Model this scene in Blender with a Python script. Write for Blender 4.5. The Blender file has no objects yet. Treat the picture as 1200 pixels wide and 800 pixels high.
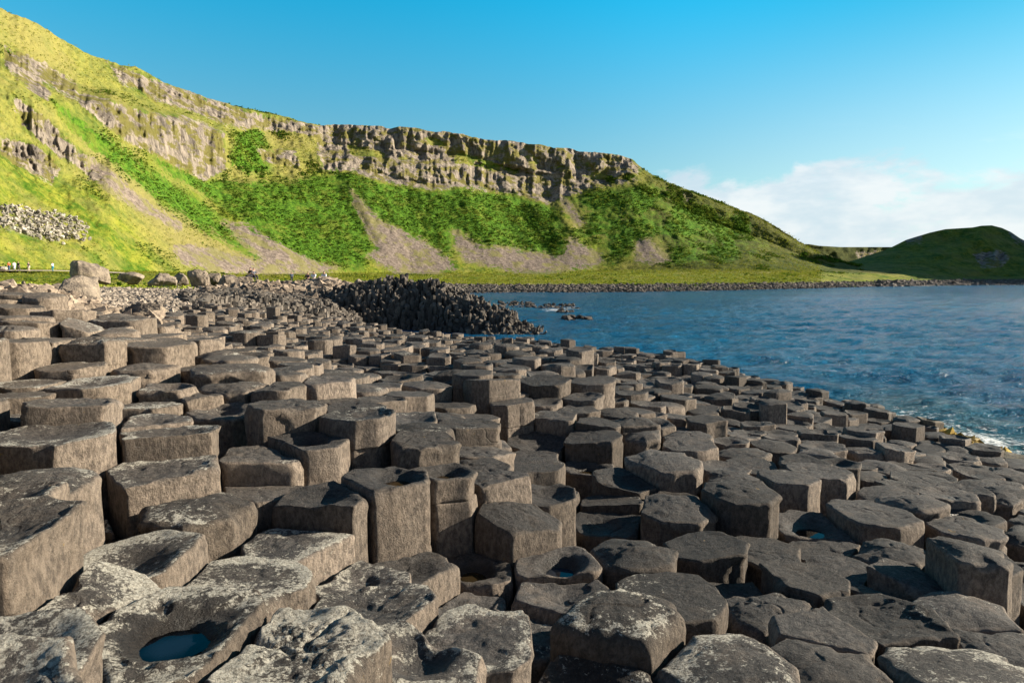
import bpy, math, random
import numpy as np
from mathutils import Vector

rng = np.random.default_rng(7)
random.seed(7)
SC = bpy.context.scene
COL = SC.collection
R = math.radians

# ------------------------------------------------------------------ camera maths
# the eye is the origin, z is up, y is forward; the sea lies 3.3 m below the eye
F, CU, CV, HOR = 800.0, 600.0, 400.0, 326.0
TH = math.atan((CV - HOR) / F)
CT, ST = math.cos(TH), math.sin(TH)
SEA = -3.3


def at(u, v, Y):
    """world point seen in direction (u, v) at forward distance Y"""
    u = np.asarray(u, float); v = np.asarray(v, float); Y = np.asarray(Y, float)
    a = (u - CU) / F; b = -(v - CV) / F
    ry = CT + b * ST; rz = -ST + b * CT
    return a * Y / ry, Y + 0 * a, rz * Y / ry


def on_level(u, v, z):
    a = (u - CU) / F; b = -(v - CV) / F
    ry = CT + b * ST; rz = -ST + b * CT
    t = z / rz
    return a * t, ry * t


def proj(x, y, z):
    c = y * CT - z * ST
    up = y * ST + z * CT
    return CU + F * x / c, CV - F * up / c


# ------------------------------------------------------------------ noise
def _h(ix, iy, iz, s):
    with np.errstate(over='ignore'):
        n = (ix.astype(np.int64) * 374761393 + iy.astype(np.int64) * 668265263 + iz.astype(np.int64) * 2147483647 + s * 974634777) & 0xffffffff
        n = ((n ^ (n >> 13)) * 1274126177) & 0xffffffff
        n = ((n ^ (n >> 16)) * 2246822519) & 0xffffffff
        n = n ^ (n >> 15)
    return (n & 0xffffff) / 16777215.0 * 2 - 1


def vnoise(x, y, z=0.0, s=0):
    x, y, z = np.broadcast_arrays(np.asarray(x, float), np.asarray(y, float), np.asarray(z, float))
    ix, iy, iz = np.floor(x).astype(np.int64), np.floor(y).astype(np.int64), np.floor(z).astype(np.int64)
    fx, fy, fz = x - ix, y - iy, z - iz
    fx = fx * fx * fx * (fx * (fx * 6 - 15) + 10); fy = fy * fy * fy * (fy * (fy * 6 - 15) + 10); fz = fz * fz * fz * (fz * (fz * 6 - 15) + 10)
    r = 0
    for dx in (0, 1):
        wx = fx if dx else 1 - fx
        for dy in (0, 1):
            wy = fy if dy else 1 - fy
            for dz in (0, 1):
                wz = fz if dz else 1 - fz
                r = r + wx * wy * wz * _h(ix + dx, iy + dy, iz + dz, s)
    return r


def fbm(x, y, z=0.0, o=4, s=0, g=0.5):
    a, t, n, f = 1.0, 0.0, 0.0, 1.0
    for i in range(o):
        t = t + a * vnoise(np.asarray(x) * f + i * 7.3, np.asarray(y) * f + i * 3.1, np.asarray(z) * f + i * 5.7, s + i)
        n += a; a *= g; f *= 2.03
    return t / n


def sstep(a, b, x):
    t = np.clip((x - a) / (b - a), 0, 1)
    return t * t * (3 - 2 * t)


# ------------------------------------------------------------------ mesh building
def build_mesh(name, V, faces_list, attrs=None, smooth=True, mats=(), matidx=None):
    """faces_list: list of integer arrays (n,k)"""
    me = bpy.data.meshes.new(name)
    V = np.asarray(V, np.float32)
    me.vertices.add(len(V)); me.vertices.foreach_set('co', V.ravel())
    loops = np.concatenate([f.ravel() for f in faces_list if len(f)]).astype(np.int32)
    tot = np.concatenate([np.full(len(f), f.shape[1], np.int32) for f in faces_list if len(f)])
    st = np.concatenate([[0], np.cumsum(tot)[:-1]]).astype(np.int32)
    me.loops.add(len(loops)); me.loops.foreach_set('vertex_index', loops)
    me.polygons.add(len(tot)); me.polygons.foreach_set('loop_start', st)
    try: me.polygons.foreach_set('loop_total', tot)
    except Exception: pass
    me.polygons.foreach_set('use_smooth', np.full(len(tot), bool(smooth)))
    for m in mats: me.materials.append(m)
    if matidx is not None: me.polygons.foreach_set('material_index', np.asarray(matidx, np.int32))
    if attrs:
        for k, a in attrs.items():
            at_ = me.attributes.new(k, 'FLOAT_COLOR', 'POINT')
            a = np.asarray(a, np.float32)
            if a.shape[1] == 3: a = np.hstack([a, np.ones((len(a), 1), np.float32)])
            at_.data.foreach_set('color', a.ravel())
    me.update(); me.validate()
    return me


def link(name, me, loc=(0, 0, 0), parent=None):
    o = bpy.data.objects.new(name, me); COL.objects.link(o); o.location = loc
    if parent is not None: o.parent = parent
    return o


def tag(o, label=None, cat=None, group=None, kind=None):
    if label: o['label'] = label
    if cat: o['category'] = cat
    if group: o['group'] = group
    if kind: o['kind'] = kind
    return o


# ------------------------------------------------------------------ materials
def new_mat(name):
    m = bpy.data.materials.new(name); m.use_nodes = True
    nt = m.node_tree; nt.nodes.clear()
    return m, NT(nt)


class NT:
    def __init__(s, nt): s.nt = nt
    def n(s, t, **k):
        x = s.nt.nodes.new(t)
        for a, b in k.items(): setattr(x, a, b)
        return x
    def l(s, a, b): s.nt.links.new(a, b)
    def put(s, sock, v):
        if hasattr(v, 'is_output'): s.l(v, sock)
        else: sock.default_value = v
    def noise(s, vec, scale, det=4, rough=.55, dist=0.0):
        x = s.n('ShaderNodeTexNoise'); x.inputs['Scale'].default_value = scale
        x.inputs['Detail'].default_value = det; x.inputs['Roughness'].default_value = rough
        x.inputs['Distortion'].default_value = dist
        if vec is not None: s.l(vec, x.inputs['Vector'])
        return x.outputs['Fac']
    def math(s, op, a, b=0.0, c=0.0, clamp=False):
        x = s.n('ShaderNodeMath', operation=op, use_clamp=clamp)
        s.put(x.inputs[0], a); s.put(x.inputs[1], b); s.put(x.inputs[2], c)
        return x.outputs[0]
    def ramp(s, v, a, b, lo=0.0, hi=1.0):
        x = s.n('ShaderNodeMapRange', interpolation_type='SMOOTHSTEP')
        s.put(x.inputs[0], v)
        for i, q in enumerate((a, b, lo, hi)): s.put(x.inputs[i + 1], q)
        return x.outputs[0]
    def mix(s, f, a, b, blend='MIX'):
        x = s.n('ShaderNodeMix', data_type='RGBA', blend_type=blend)
        s.put(x.inputs[0], f)
        s.put(x.inputs[6], a if hasattr(a, 'is_output') else (*a, 1)); s.put(x.inputs[7], b if hasattr(b, 'is_output') else (*b, 1))
        return x.outputs[2]
    def mapping(s, vec, sc):
        x = s.n('ShaderNodeMapping'); x.inputs['Scale'].default_value = sc; s.l(vec, x.inputs[0]); return x.outputs[0]
    def attr(s, name):
        a = s.n('ShaderNodeAttribute', attribute_name=name); sp = s.n('ShaderNodeSeparateColor'); s.l(a.outputs['Color'], sp.inputs[0])
        return sp.outputs[0], sp.outputs[1], sp.outputs[2], a.outputs['Alpha']
    def bump(s, h, strength, dist, prev=None):
        b = s.n('ShaderNodeBump'); b.inputs['Strength'].default_value = strength; b.inputs['Distance'].default_value = dist
        s.l(h, b.inputs['Height'])
        if prev is not None: s.l(prev, b.inputs['Normal'])
        return b.outputs[0]
    def out(s, col, rough, bump=None, spec=0.3, **k):
        p = s.n('ShaderNodeBsdfPrincipled'); s.put(p.inputs['Base Color'], col if hasattr(col, 'is_output') else (*col, 1))
        s.put(p.inputs['Roughness'], rough); s.put(p.inputs['Specular IOR Level'], spec)
        if bump is not None: s.l(bump, p.inputs['Normal'])
        for a, b in k.items(): s.put(p.inputs[a.replace('_', ' ')], b)
        o = s.n('ShaderNodeOutputMaterial'); s.l(p.outputs[0], o.inputs[0]); return p


def mat_basalt():
    m, t = new_mat('basalt')
    geo = t.n('ShaderNodeNewGeometry'); P = geo.outputs['Position']
    top, lich, rnd, rim = t.attr('c'); warm, wet, weed, _ = t.attr('d')
    n1 = t.noise(P, 5, 6, .65); n2 = t.noise(t.mapping(P, (1, 1, .55)), 42, 7, .75); n3 = t.noise(P, 120, 5, .7); n0 = t.noise(P, 1.1, 3, .5)
    side = t.mix(t.ramp(n2, .35, .66), (.088, .072, .060), (.265, .215, .172))
    side = t.mix(t.math('MULTIPLY', t.ramp(n1, .45, .7), .5), side, (.19, .148, .112))
    dark = t.mix(t.ramp(n2, .35, .66), (.021, .021, .022), (.068, .064, .062))
    dark = t.mix(t.math('MULTIPLY', t.ramp(n1, .5, .66), .6), dark, (.12, .098, .08))
    f = t.math('MULTIPLY', top, t.ramp(n1, .2, .62, .75, 1.0))
    col = t.mix(f, side, dark)
    tint = t.math('MULTIPLY', t.math('ADD', .58, t.math('MULTIPLY', rnd, .75)), t.ramp(n0, .3, .7, .75, 1.25))
    tc = t.n('ShaderNodeCombineColor'); [t.l(tint, tc.inputs[i]) for i in range(3)]
    col = t.mix(1.0, col, tc.outputs[0], 'MULTIPLY')
    col = t.mix(t.math('MULTIPLY', t.math('MULTIPLY', warm, .8), t.math('SUBTRACT', 1.0, t.math('MULTIPLY', top, .45))), col, t.mix(t.ramp(n2, .35, .65), (.12, .092, .069), (.36, .285, .212)))
    # fine speckle
    col = t.mix(t.math('MULTIPLY', t.ramp(n3, .55, .75), .5), col, (.26, .235, .205))
    col = t.mix(t.math('MULTIPLY', t.ramp(n3, .48, .25), .55), col, (.035, .031, .028))
    # pale crusty lichen with hard irregular edges
    l1 = t.noise(P, 26, 8, .78, .4); l2 = t.noise(P, 95, 4, .75); l0 = t.noise(P, 3.2, 3, .5)
    ls = t.math('ADD', t.math('ADD', t.math('MULTIPLY', l1, .62), t.math('MULTIPLY', l2, .22)), t.math('MULTIPLY', l0, .34))
    amt = t.math('MULTIPLY', lich, t.math('ADD', .66, t.math('MULTIPLY', rim, .34)))
    amt = t.math('MULTIPLY', amt, t.math('ADD', .28, t.math('MULTIPLY', top, .72)))
    th = t.math('SUBTRACT', .76, t.math('MULTIPLY', amt, .195))
    lm = t.ramp(t.math('SUBTRACT', ls, th), 0.0, .05)
    lcol = t.mix(t.ramp(l2, .38, .62), (.25, .23, .19), (.56, .53, .45))
    col = t.mix(t.math('MULTIPLY', lm, .9), col, lcol)
    # ochre lichen spots
    oc = t.ramp(t.noise(P, 11, 5, .6), .70, .74)
    col = t.mix(t.math('MULTIPLY', oc, .5), col, (.34, .22, .06))
    col = t.mix(t.math('MULTIPLY', wet, .8, clamp=True), col, (.022, .018, .015))
    wy = t.math('MULTIPLY', weed, t.ramp(n2, .42, .55))
    col = t.mix(wy, col, t.mix(n3, (.30, .20, .03), (.5, .36, .07)))
    h = t.math('ADD', t.math('MULTIPLY', n2, .6), t.math('MULTIPLY', n3, .35))
    b = t.bump(h, 1.0, .03)
    # hairline cracks
    vo = t.n('ShaderNodeTexVoronoi', feature='DISTANCE_TO_EDGE'); vo.inputs['Scale'].default_value = 2.3
    dn = t.n('ShaderNodeTexNoise'); dn.inputs['Scale'].default_value = 5; t.l(P, dn.inputs[0])
    va = t.n('ShaderNodeVectorMath', operation='MULTIPLY_ADD'); t.l(dn.outputs['Color'], va.inputs[0]); va.inputs[1].default_value = (.35, .35, .35); t.l(P, va.inputs[2])
    t.l(va.outputs[0], vo.inputs['Vector'])
    cr = t.ramp(vo.outputs['Distance'], 0.0, .02)
    cm = t.ramp(t.noise(P, 2.2, 2), .62, .70)
    b = t.bump(t.math('SUBTRACT', 1.0, t.math('MULTIPLY', t.math('SUBTRACT', 1.0, cr), cm)), .7, .012, b)
    rough = t.math('SUBTRACT', .86, t.math('MULTIPLY', wet, .55))
    t.out(col, rough, b, .3)
    return m


def mat_stone(name, c1, c2, sc=3.0, bs=.6, bd=.1, moss=None):
    m, t = new_mat(name)
    P = t.n('ShaderNodeNewGeometry').outputs['Position']
    n1 = t.noise(P, sc, 5, .65); n2 = t.noise(P, sc * 6, 4, .65)
    rnd, a1, a2, a3 = t.attr('c')
    col = t.mix(t.ramp(n1, .3, .7), c1, c2)
    tint = t.math('ADD', .6, t.math('MULTIPLY', rnd, .8))
    tc = t.n('ShaderNodeCombineColor'); [t.l(tint, tc.inputs[i]) for i in range(3)]
    col = t.mix(1.0, col, tc.outputs[0], 'MULTIPLY')
    col = t.mix(t.math('MULTIPLY', t.ramp(n2, .55, .7), .45), col, tuple(min(1, x * 1.7) for x in c2))
    col = t.mix(t.math('MULTIPLY', a1, .85), col, (.035, .03, .027))
    if moss: col = t.mix(t.ramp(n1, .45, .55), col, moss)
    b = t.bump(t.math('ADD', n1, t.math('MULTIPLY', n2, .4)), bs, bd)
    t.out(col, .9, b, .2)
    return m


def mat_hill():
    m, t = new_mat('hill_cover')
    P = t.n('ShaderNodeNewGeometry').outputs['Position']
    rock, brk, scr, dull = t.attr('m'); grey, dry, _g, _h2 = t.attr('n')
    big = t.noise(P, .035, 5, .65); mid = t.noise(P, .13, 6, .68); fin = t.noise(P, .55, 6, .75); det = t.noise(P, 1.7, 4, .7)
    mm = t.math('ADD', t.math('MULTIPLY', mid, .5), t.math('MULTIPLY', fin, .5))
    grass = t.mix(t.ramp(mm, .40, .60), (.05, .12, .009), (.26, .27, .034))
    grass = t.mix(t.ramp(big, .44, .64, 0, .6), grass, t.mix(fin, (.26, .215, .06), (.34, .29, .10)))
    grass = t.mix(t.math('MULTIPLY', dry, .85), grass, t.mix(fin, (.20, .17, .06), (.34, .29, .11)))
    grass = t.mix(t.math('MULTIPLY', t.ramp(det, .5, .7), .35), grass, (.035, .055, .008))
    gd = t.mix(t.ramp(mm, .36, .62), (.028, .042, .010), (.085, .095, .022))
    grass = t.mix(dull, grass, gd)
    bk = t.mix(t.ramp(t.noise(P, .8, 6, .75), .36, .64), (.028, .08, .008), (.11, .22, .018))
    bk = t.mix(t.ramp(mid, .5, .62, 0, .6), bk, (.17, .20, .03))
    sm = t.mix(t.ramp(t.noise(P, .75, 7, .85), .36, .64), (.10, .08, .068), (.31, .25, .205))
    sm = t.mix(t.ramp(mid, .48, .58, 0, .75), sm, (.20, .19, .06))
    Pv = t.mapping(P, (1, 1, .22))
    rs = t.noise(Pv, .33, 6, .75, .5); rv = t.noise(Pv, .95, 5, .75, .3); rf = t.noise(t.mapping(P, (1, 1, 2.2)), .11, 6, .7)
    rk = t.mix(t.ramp(rs, .34, .64), (.10, .085, .073), (.40, .335, .27))
    rk = t.mix(t.ramp(rv, .52, .7, 0, .7), rk, (.42, .37, .31))
    rk = t.mix(t.ramp(rv, .44, .3, 0, .65), rk, (.04, .035, .032))
    rk = t.mix(t.ramp(rf, .48, .55, 0, .9), rk, t.mix(fin, (.12, .12, .02), (.22, .19, .05)))
    jit = t.math('MULTIPLY', t.math('SUBTRACT', mm, .5), 3.2)
    def msk(a, w=.09): return t.ramp(t.math('ADD', a, jit), .5 - w, .5 + w)
    col = t.mix(msk(brk), grass, bk)
    col = t.mix(msk(scr), col, sm)
    col = t.mix(msk(rock, .06), col, rk)
    col = t.mix(t.math('MULTIPLY', grey, .9), col, t.mix(t.ramp(det, .4, .6), (.10, .095, .06), (.34, .31, .25)))
    b = t.bump(t.math('ADD', t.math('MULTIPLY', fin, .7), t.math('MULTIPLY', det, .35)), .8, .8)
    b = t.bump(t.math('MULTIPLY', rv, rock), .9, 1.2, b)
    t.out(col, .95, b, .08)
    return m


def mat_simple(name, col, rough=.8, spec=.2):
    m, t = new_mat(name)
    P = t.n('ShaderNodeNewGeometry').outputs['Position']
    c = t.mix(t.noise(P, 12, 3), tuple(x * .85 for x in col), tuple(min(1, x * 1.1) for x in col))
    t.out(c, rough, None, spec)
    return m


def mat_leaf(name, a, b, c):
    m, t = new_mat(name)
    P = t.n('ShaderNodeNewGeometry').outputs['Position']
    rnd, _, _, _ = t.attr('c')
    col = t.mix(rnd, a, b); col = t.mix(t.ramp(t.noise(P, .12, 4, .6), .45, .65), col, c)
    p = t.n('ShaderNodeBsdfDiffuse'); t.l(col, p.inputs[0])
    q = t.n('ShaderNodeBsdfTranslucent'); t.l(col, q.inputs[0])
    s = t.n('ShaderNodeMixShader'); s.inputs[0].default_value = .3; t.l(p.outputs[0], s.inputs[1]); t.l(q.outputs[0], s.inputs[2])
    o = t.n('ShaderNodeOutputMaterial'); t.l(s.outputs[0], o.inputs[0])
    return m


def mat_sea():
    m, t = new_mat('sea_water')
    P = t.n('ShaderNodeNewGeometry').outputs['Position']
    foam_glint, shal, _, _ = t.attr('f')
    cd = t.n('ShaderNodeCameraData')
    b1 = t.noise(t.mapping(P, (.4, .95, 1)), 1.0, 6, .68, .3); b2 = t.noise(t.mapping(P, (1.1, 2.6, 1)), 1.6, 5, .65, .3)
    b0 = t.noise(t.mapping(P, (.06, .16, 1)), 1.0, 5, .6, .3)
    bp = t.bump(b0, .35, 1.0); bp = t.bump(b1, 1.0, 1.8, bp); bp = t.bump(b2, 1.0, .4, bp)
    col = t.mix(t.ramp(t.noise(t.mapping(P, (.02, .05, 1)), 1, 4), .4, .65), (.004, .118, .275), (.012, .165, .34))
    col = t.mix(shal, col, (.05, .16, .17))
    fn = t.noise(t.mapping(P, (.8, 1.5, 1)), 1.6, 8, .72, 1.2); fn2 = t.noise(P, 9, 4, .7, .5)
    fs = t.math('ADD', t.math('MULTIPLY', fn, .75), t.math('MULTIPLY', fn2, .25))
    fm = t.ramp(t.math('SUBTRACT', fs, t.math('SUBTRACT', .81, t.math('MULTIPLY', foam_glint, .41))), 0, .07)
    col = t.mix(fm, col, (.78, .82, .84))
    ro = t.math('ADD', .13, t.math('MULTIPLY', fm, .6))
    t.out(col, ro, bp, .38, IOR=1.333)
    return m


def mat_pool(name, col):
    m, t = new_mat(name)
    P = t.n('ShaderNodeNewGeometry').outputs['Position']
    e, _, _, _ = t.attr('e')
    b = t.bump(t.noise(P, 9, 2), .05, .01)
    p = t.n('ShaderNodeBsdfPrincipled'); p.inputs['Base Color'].default_value = (*col, 1); p.inputs['Roughness'].default_value = .03; p.inputs['Specular IOR Level'].default_value = 0
    t.l(b, p.inputs['Normal'])
    g = t.n('ShaderNodeBsdfGlass'); g.inputs['IOR'].default_value = 1.05; g.inputs['Roughness'].default_value = 0; g.inputs['Color'].default_value = (.75, .72, .66, 1)
    tr = t.n('ShaderNodeBsdfTransparent'); tr.inputs[0].default_value = (.45, .38, .30, 1)
    s = t.n('ShaderNodeMixShader'); t.l(t.ramp(t.math('ADD', e, t.math('MULTIPLY', t.math('SUBTRACT', t.noise(P, 14, 3), .5), .5)), .05, .75), s.inputs[0]); t.l(tr.outputs[0], s.inputs[1]); t.l(p.outputs[0], s.inputs[2])
    gl = t.n('ShaderNodeBsdfGlossy'); gl.inputs['Roughness'].default_value = .03; gl.inputs[0].default_value = (.55, .55, .55, 1); t.l(b, gl.inputs['Normal'])
    fr = t.n('ShaderNodeFresnel'); fr.inputs[0].default_value = 1.33
    s2 = t.n('ShaderNodeMixShader'); t.l(fr.outputs[0], s2.inputs[0]); t.l(s.outputs[0], s2.inputs[1]); t.l(gl.outputs[0], s2.inputs[2])
    o = t.n('ShaderNodeOutputMaterial'); t.l(s2.outputs[0], o.inputs[0])
    m.node_tree.nodes.remove(g)
    return m


M_BAS = mat_basalt()
M_HILL = mat_hill()
M_SEA = mat_sea()
M_RUB = mat_stone('tan_rubble', (.15, .115, .09), (.34, .27, .20), 5, .6, .05)
M_COB = mat_stone('grey_cobble', (.17, .142, .115), (.36, .30, .24), 2.5, .5, .06)
M_DRK = mat_stone('dark_shore_stone', (.055, .05, .045), (.17, .145, .12), 1.2, .5, .1)
M_BOU = mat_stone('boulder_stone', (.10, .082, .068), (.30, .245, .185), 1.6, .9, .16)
M_MOS = mat_stone('mossy_stone', (.09, .08, .05), (.22, .18, .10), 3, .8, .05, (.20, .165, .08))
M_GRD = mat_stone('bedrock', (.05, .045, .04), (.16, .135, .11), 2.0, .8, .1)
M_GRA = mat_leaf('grass_blade', (.15, .21, .018), (.36, .36, .045), (.30, .29, .06))
M_GRM = mat_leaf('meadow_blade', (.26, .36, .03), (.50, .52, .08), (.46, .44, .10))
M_BRK = mat_leaf('bracken_leaf', (.035, .085, .010), (.12, .205, .022), (.17, .215, .03))

# ------------------------------------------------------------------ the causeway plan
# (u, v, width in px, height of the top relative to the eye, options)
ANN = [
 (195,742,240,-.85,'PL0'),(340,758,230,-.95,'HLr'),(95,695,150,-.85,'Lt'),(160,665,150,-1.0,'DL'),(285,680,148,-1.05,'LF'),
 (5,612,190,-.62,'DT'),(55,800,190,-.95,'L'),(235,814,165,-.98,'L'),(440,705,127,-1.13,'D'),(415,678,110,-1.22,'LD'),
 (350,637,125,-1.1,'LF'),(490,668,110,-1.22,'Dl'),(480,770,104,-1.12,'DL'),(555,750,124,-1.2,'LF'),(450,814,120,-1.05,'L'),
 (228,588,122,-.95,'T'),(190,547,138,-.87,'LF'),(128,612,90,-1.15,'DL'),(300,573,90,-1.05,'F'),(308,537,105,-.98,'F'),
 (62,508,145,-.66,'LD'),(12,566,90,-.9,'F'),(92,478,110,-.62,'D'),(198,511,122,-.8,'LD'),(172,493,80,-.82,'D'),
 (172,472,80,-.78,'LM'),(265,485,85,-.85,'D'),(357,516,108,-.83,'P1'),(340,477,90,-.75,'F'),(415,488,95,-.78,'LT'),
 (385,582,108,-1.0,'D'),(450,561,110,-.93,'P2'),(532,556,66,-.96,'P3'),(498,520,70,-.95,'F'),(495,503,70,-.92,'L'),
 (480,487,55,-.95,'L'),(578,563,50,-1.2,'r'),(565,524,68,-1.1,'L'),(550,496,65,-1.02,'F'),(608,612,100,-1.3,'r'),
 (555,656,98,-1.36,'P4'),(650,660,104,-1.37,'P5'),(540,694,90,-1.45,'D'),(742,651,95,-1.38,'M'),(660,703,115,-1.4,'D'),
 (730,725,150,-1.22,'LM'),(625,748,110,-1.5,'L'),(705,787,140,-1.38,'D'),(785,690,125,-1.35,'F'),(845,772,162,-1.3,'LM'),
 (870,690,90,-1.5,'F'),(905,713,115,-1.45,'M'),(972,743,120,-1.42,'F'),(1038,724,140,-1.38,'D'),(980,785,130,-1.4,'M'),
 (1120,788,165,-1.4,'LM'),(1130,722,110,-1.5,'M'),(1178,764,120,-1.5,'M'),(938,672,100,-1.42,'F'),(997,655,75,-1.5,'F'),
 (1058,670,90,-1.5,'F'),(1035,690,85,-1.58,'M'),(1128,648,80,-1.35,'M'),(1042,636,90,-1.5,'M'),(965,634,85,-1.58,'F'),
 (828,637,85,-1.42,'F'),(893,640,62,-1.5,'F'),(788,599,96,-1.4,'M'),(718,587,70,-1.5,'F'),(715,612,95,-1.68,'D'),
 (868,577,90,-1.38,'M'),(960,551,72,-1.5,'F'),(922,563,50,-1.5,'F'),(1020,594,100,-1.45,'F'),(952,611,98,-1.65,'P6'),
 (1070,582,68,-1.5,'M'),(1135,598,80,-1.62,'P7'),(1133,620,70,-1.6,'M'),(1192,625,62,-1.7,'M'),(1135,568,44,-1.65,'F'),
 (1080,557,68,-1.7,'F'),(1165,562,44,-1.75,'M'),(1033,538,58,-1.75,'M'),(692,516,70,-1.38,'F'),(647,491,58,-1.28,'F'),
 (702,488,56,-1.25,'F'),(742,482,60,-1.2,'M'),(620,541,80,-1.4,'F'),(640,577,70,-1.5,'D'),(630,521,75,-1.5,'D'),
 (603,470,60,-1.12,'T'),(733,565,75,-1.5,'D'),(690,550,58,-1.58,'P8'),(778,545,95,-1.4,'M'),(805,523,68,-1.5,'F'),
 (753,514,54,-1.5,'M'),(845,546,65,-1.55,'D'),(870,525,62,-1.6,'M'),(443,453,58,-.98,'F'),(500,447,58,-.98,'M'),
 (578,443,66,-.95,'F'),(638,444,60,-1.08,'F'),(694,446,52,-1.14,'F'),(632,418,36,-1.2,'F'),
 (5,402,92,-.42,'F'),(60,400,48,-.45,'F'),(110,404,72,-.5,'M'),(187,402,78,-.5,'F'),(38,378,72,-.36,'F'),
 (97,380,54,-.38,'t'),(146,371,68,-.38,'F'),(75,366,66,-.34,'D'),(128,388,38,-.50,'M'),(15,345,54,-.18,'F'),
 (20,360,56,-.29,'D'),(170,431,78,-.68,'M'),(228,424,66,-.66,'F'),(272,436,92,-.68,'M'),(337,431,52,-.75,'F'),
 (85,430,78,-.6,'F'),(33,446,84,-.61,'LF'),(112,451,105,-.63,'LD'),(13,466,62,-.66,'F'),(190,454,76,-.72,'L'),
 (235,462,55,-.74,'F'),(275,450,80,-.69,'M'),(318,450,50,-.74,'F'),(10,487,60,-.75,'F'),
]
# slope of the ground between and beyond the noted columns: (u, v, z)
CTRL = [(300,372,-1.05),(400,390,-1.6),(380,395,-1.62),(230,362,-1.0),(450,400,-2.0),(450,384,-2.45),(520,405,-2.2),(720,425,-2.0),
 (620,410,-2.2),(800,430,-2.0),(900,455,-2.1),(1000,480,-2.3),(1060,495,-2.3),(1130,520,-2.3),(1190,560,-2.2),(550,425,-1.35),
 (450,430,-1.3),(380,420,-1.35),(300,402,-1.15),(850,480,-1.78),(950,510,-1.8),(250,395,-1.03),(205,388,-.9),(215,380,-1.0),(232,398,-.95),(262,402,-1.05),(200,372,-.95),(300,418,-1.0),(330,410,-1.12),(400,430,-1.25),
 (800,500,-1.62),(760,460,-1.5),(180,352,-.95),(260,362,-1.15),(330,376,-1.5),(-120,400,-.3),(-150,500,-.4),(-150,600,-.5),(-100,345,-.1),
 (1300,600,-2.0),(1300,700,-1.8),(1300,540,-2.8),(1400,600,-2.6),(1400,780,-1.9),(1100,600,-1.65),(60,350,-.26),(130,358,-.38),(30,340,-.17),
 (60,950,-.95),(500,950,-1.25),(900,950,-1.4),(1200,950,-1.5),(1500,950,-1.7)]
_cx, _cy, _cz, _cw = [], [], [], []
for a in ANN:
    x, y = on_level(a[0], a[1], a[3]); _cx.append(a[0]); _cy.append(math.log(y)); _cz.append(a[3]); _cw.append(1.0)
for u, v, z in CTRL:
    x, y = on_level(u, v, z); _cx.append(u); _cy.append(math.log(y)); _cz.append(z); _cw.append(2.0)
_cx, _cy, _cz, _cw = map(np.array, (_cx, _cy, _cz, _cw))

# seaward rim of the pavement
EDGE = [(430,394,-2.3),(500,397,-2.4),(600,402,-2.35),(720,414,-2.3),(800,424,-2.3),(900,449,-2.3),(1000,477,-2.35),(1060,491,-2.4),(1130,517,-2.45),(1200,545,-2.5),(1300,590,-2.5),(1500,680,-2.5)]
EP = np.array([on_level(u, v, z) for u, v, z in EDGE])
EZ = np.array([e[2] for e in EDGE])


def edge_signed(x, y):
    """distance beyond the seaward rim (positive = seaward) and rim height there"""
    x = np.asarray(x, float); y = np.asarray(y, float)
    best = np.full(x.shape, 1e9); sg = np.zeros(x.shape); zz = np.zeros(x.shape)
    for i in range(len(EP) - 1):
        a, b = EP[i], EP[i + 1]; d = b - a; L = np.hypot(*d)
        t = np.clip(((x - a[0]) * d[0] + (y - a[1]) * d[1]) / L ** 2, 0, 1)
        px, py = a[0] + t * d[0], a[1] + t * d[1]
        dd = np.hypot(x - px, y - py)
        s = -((x - a[0]) * d[1] - (y - a[1]) * d[0])
        s = np.sign(d[0] * (y - a[1]) - d[1] * (x - a[0]))
        m = dd < best
        best = np.where(m, dd, best); sg = np.where(m, s, sg); zz = np.where(m, EZ[i] + t * (EZ[i + 1] - EZ[i]), zz)
    return best * sg, zz


def zfield(x, y):
    x = np.asarray(x, float); y = np.maximum(np.asarray(y, float), .3)
    u = CU + F * x / y; ly = np.log(y)
    u = np.clip(u, -400, 1700)
    num = np.zeros(x.shape); den = np.zeros(x.shape)
    for i in range(len(_cx)):
        d2 = ((u - _cx[i]) / 62) ** 2 + ((ly - _cy[i]) / .15) ** 2
        w = _cw[i] * (np.exp(-.5 * d2) + 1e-3 / (1 + d2) ** 3)
        num += w * _cz[i]; den += w
    z = num / den
    e, ez = edge_signed(x, y)
    drop = np.where(e > 0, np.minimum(e * .55, 3.5), 0)
    z = np.where(e > -1.0, z * np.clip(-e, 0, 1) + ez * (1 - np.clip(-e, 0, 1)), z)
    return z - drop


def ymax(u):
    return np.interp(u, [-400, -100, 0, 100, 160, 185, 210, 250, 350, 430, 520, 1700], [7.5, 8.0, 8.2, 7.6, 7.4, 8, 23, 30, 36, 40, 60, 60])


# seeds
seeds = []
for a in ANN:
    x, y = on_level(a[0], a[1], a[3])
    w = a[2] * math.hypot(y, a[3]) / F
    seeds.append([x, y, a[3], max(.30, min(.62, w)), a])
S0 = np.array([[s[0], s[1], s[3]] for s in seeds])
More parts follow.
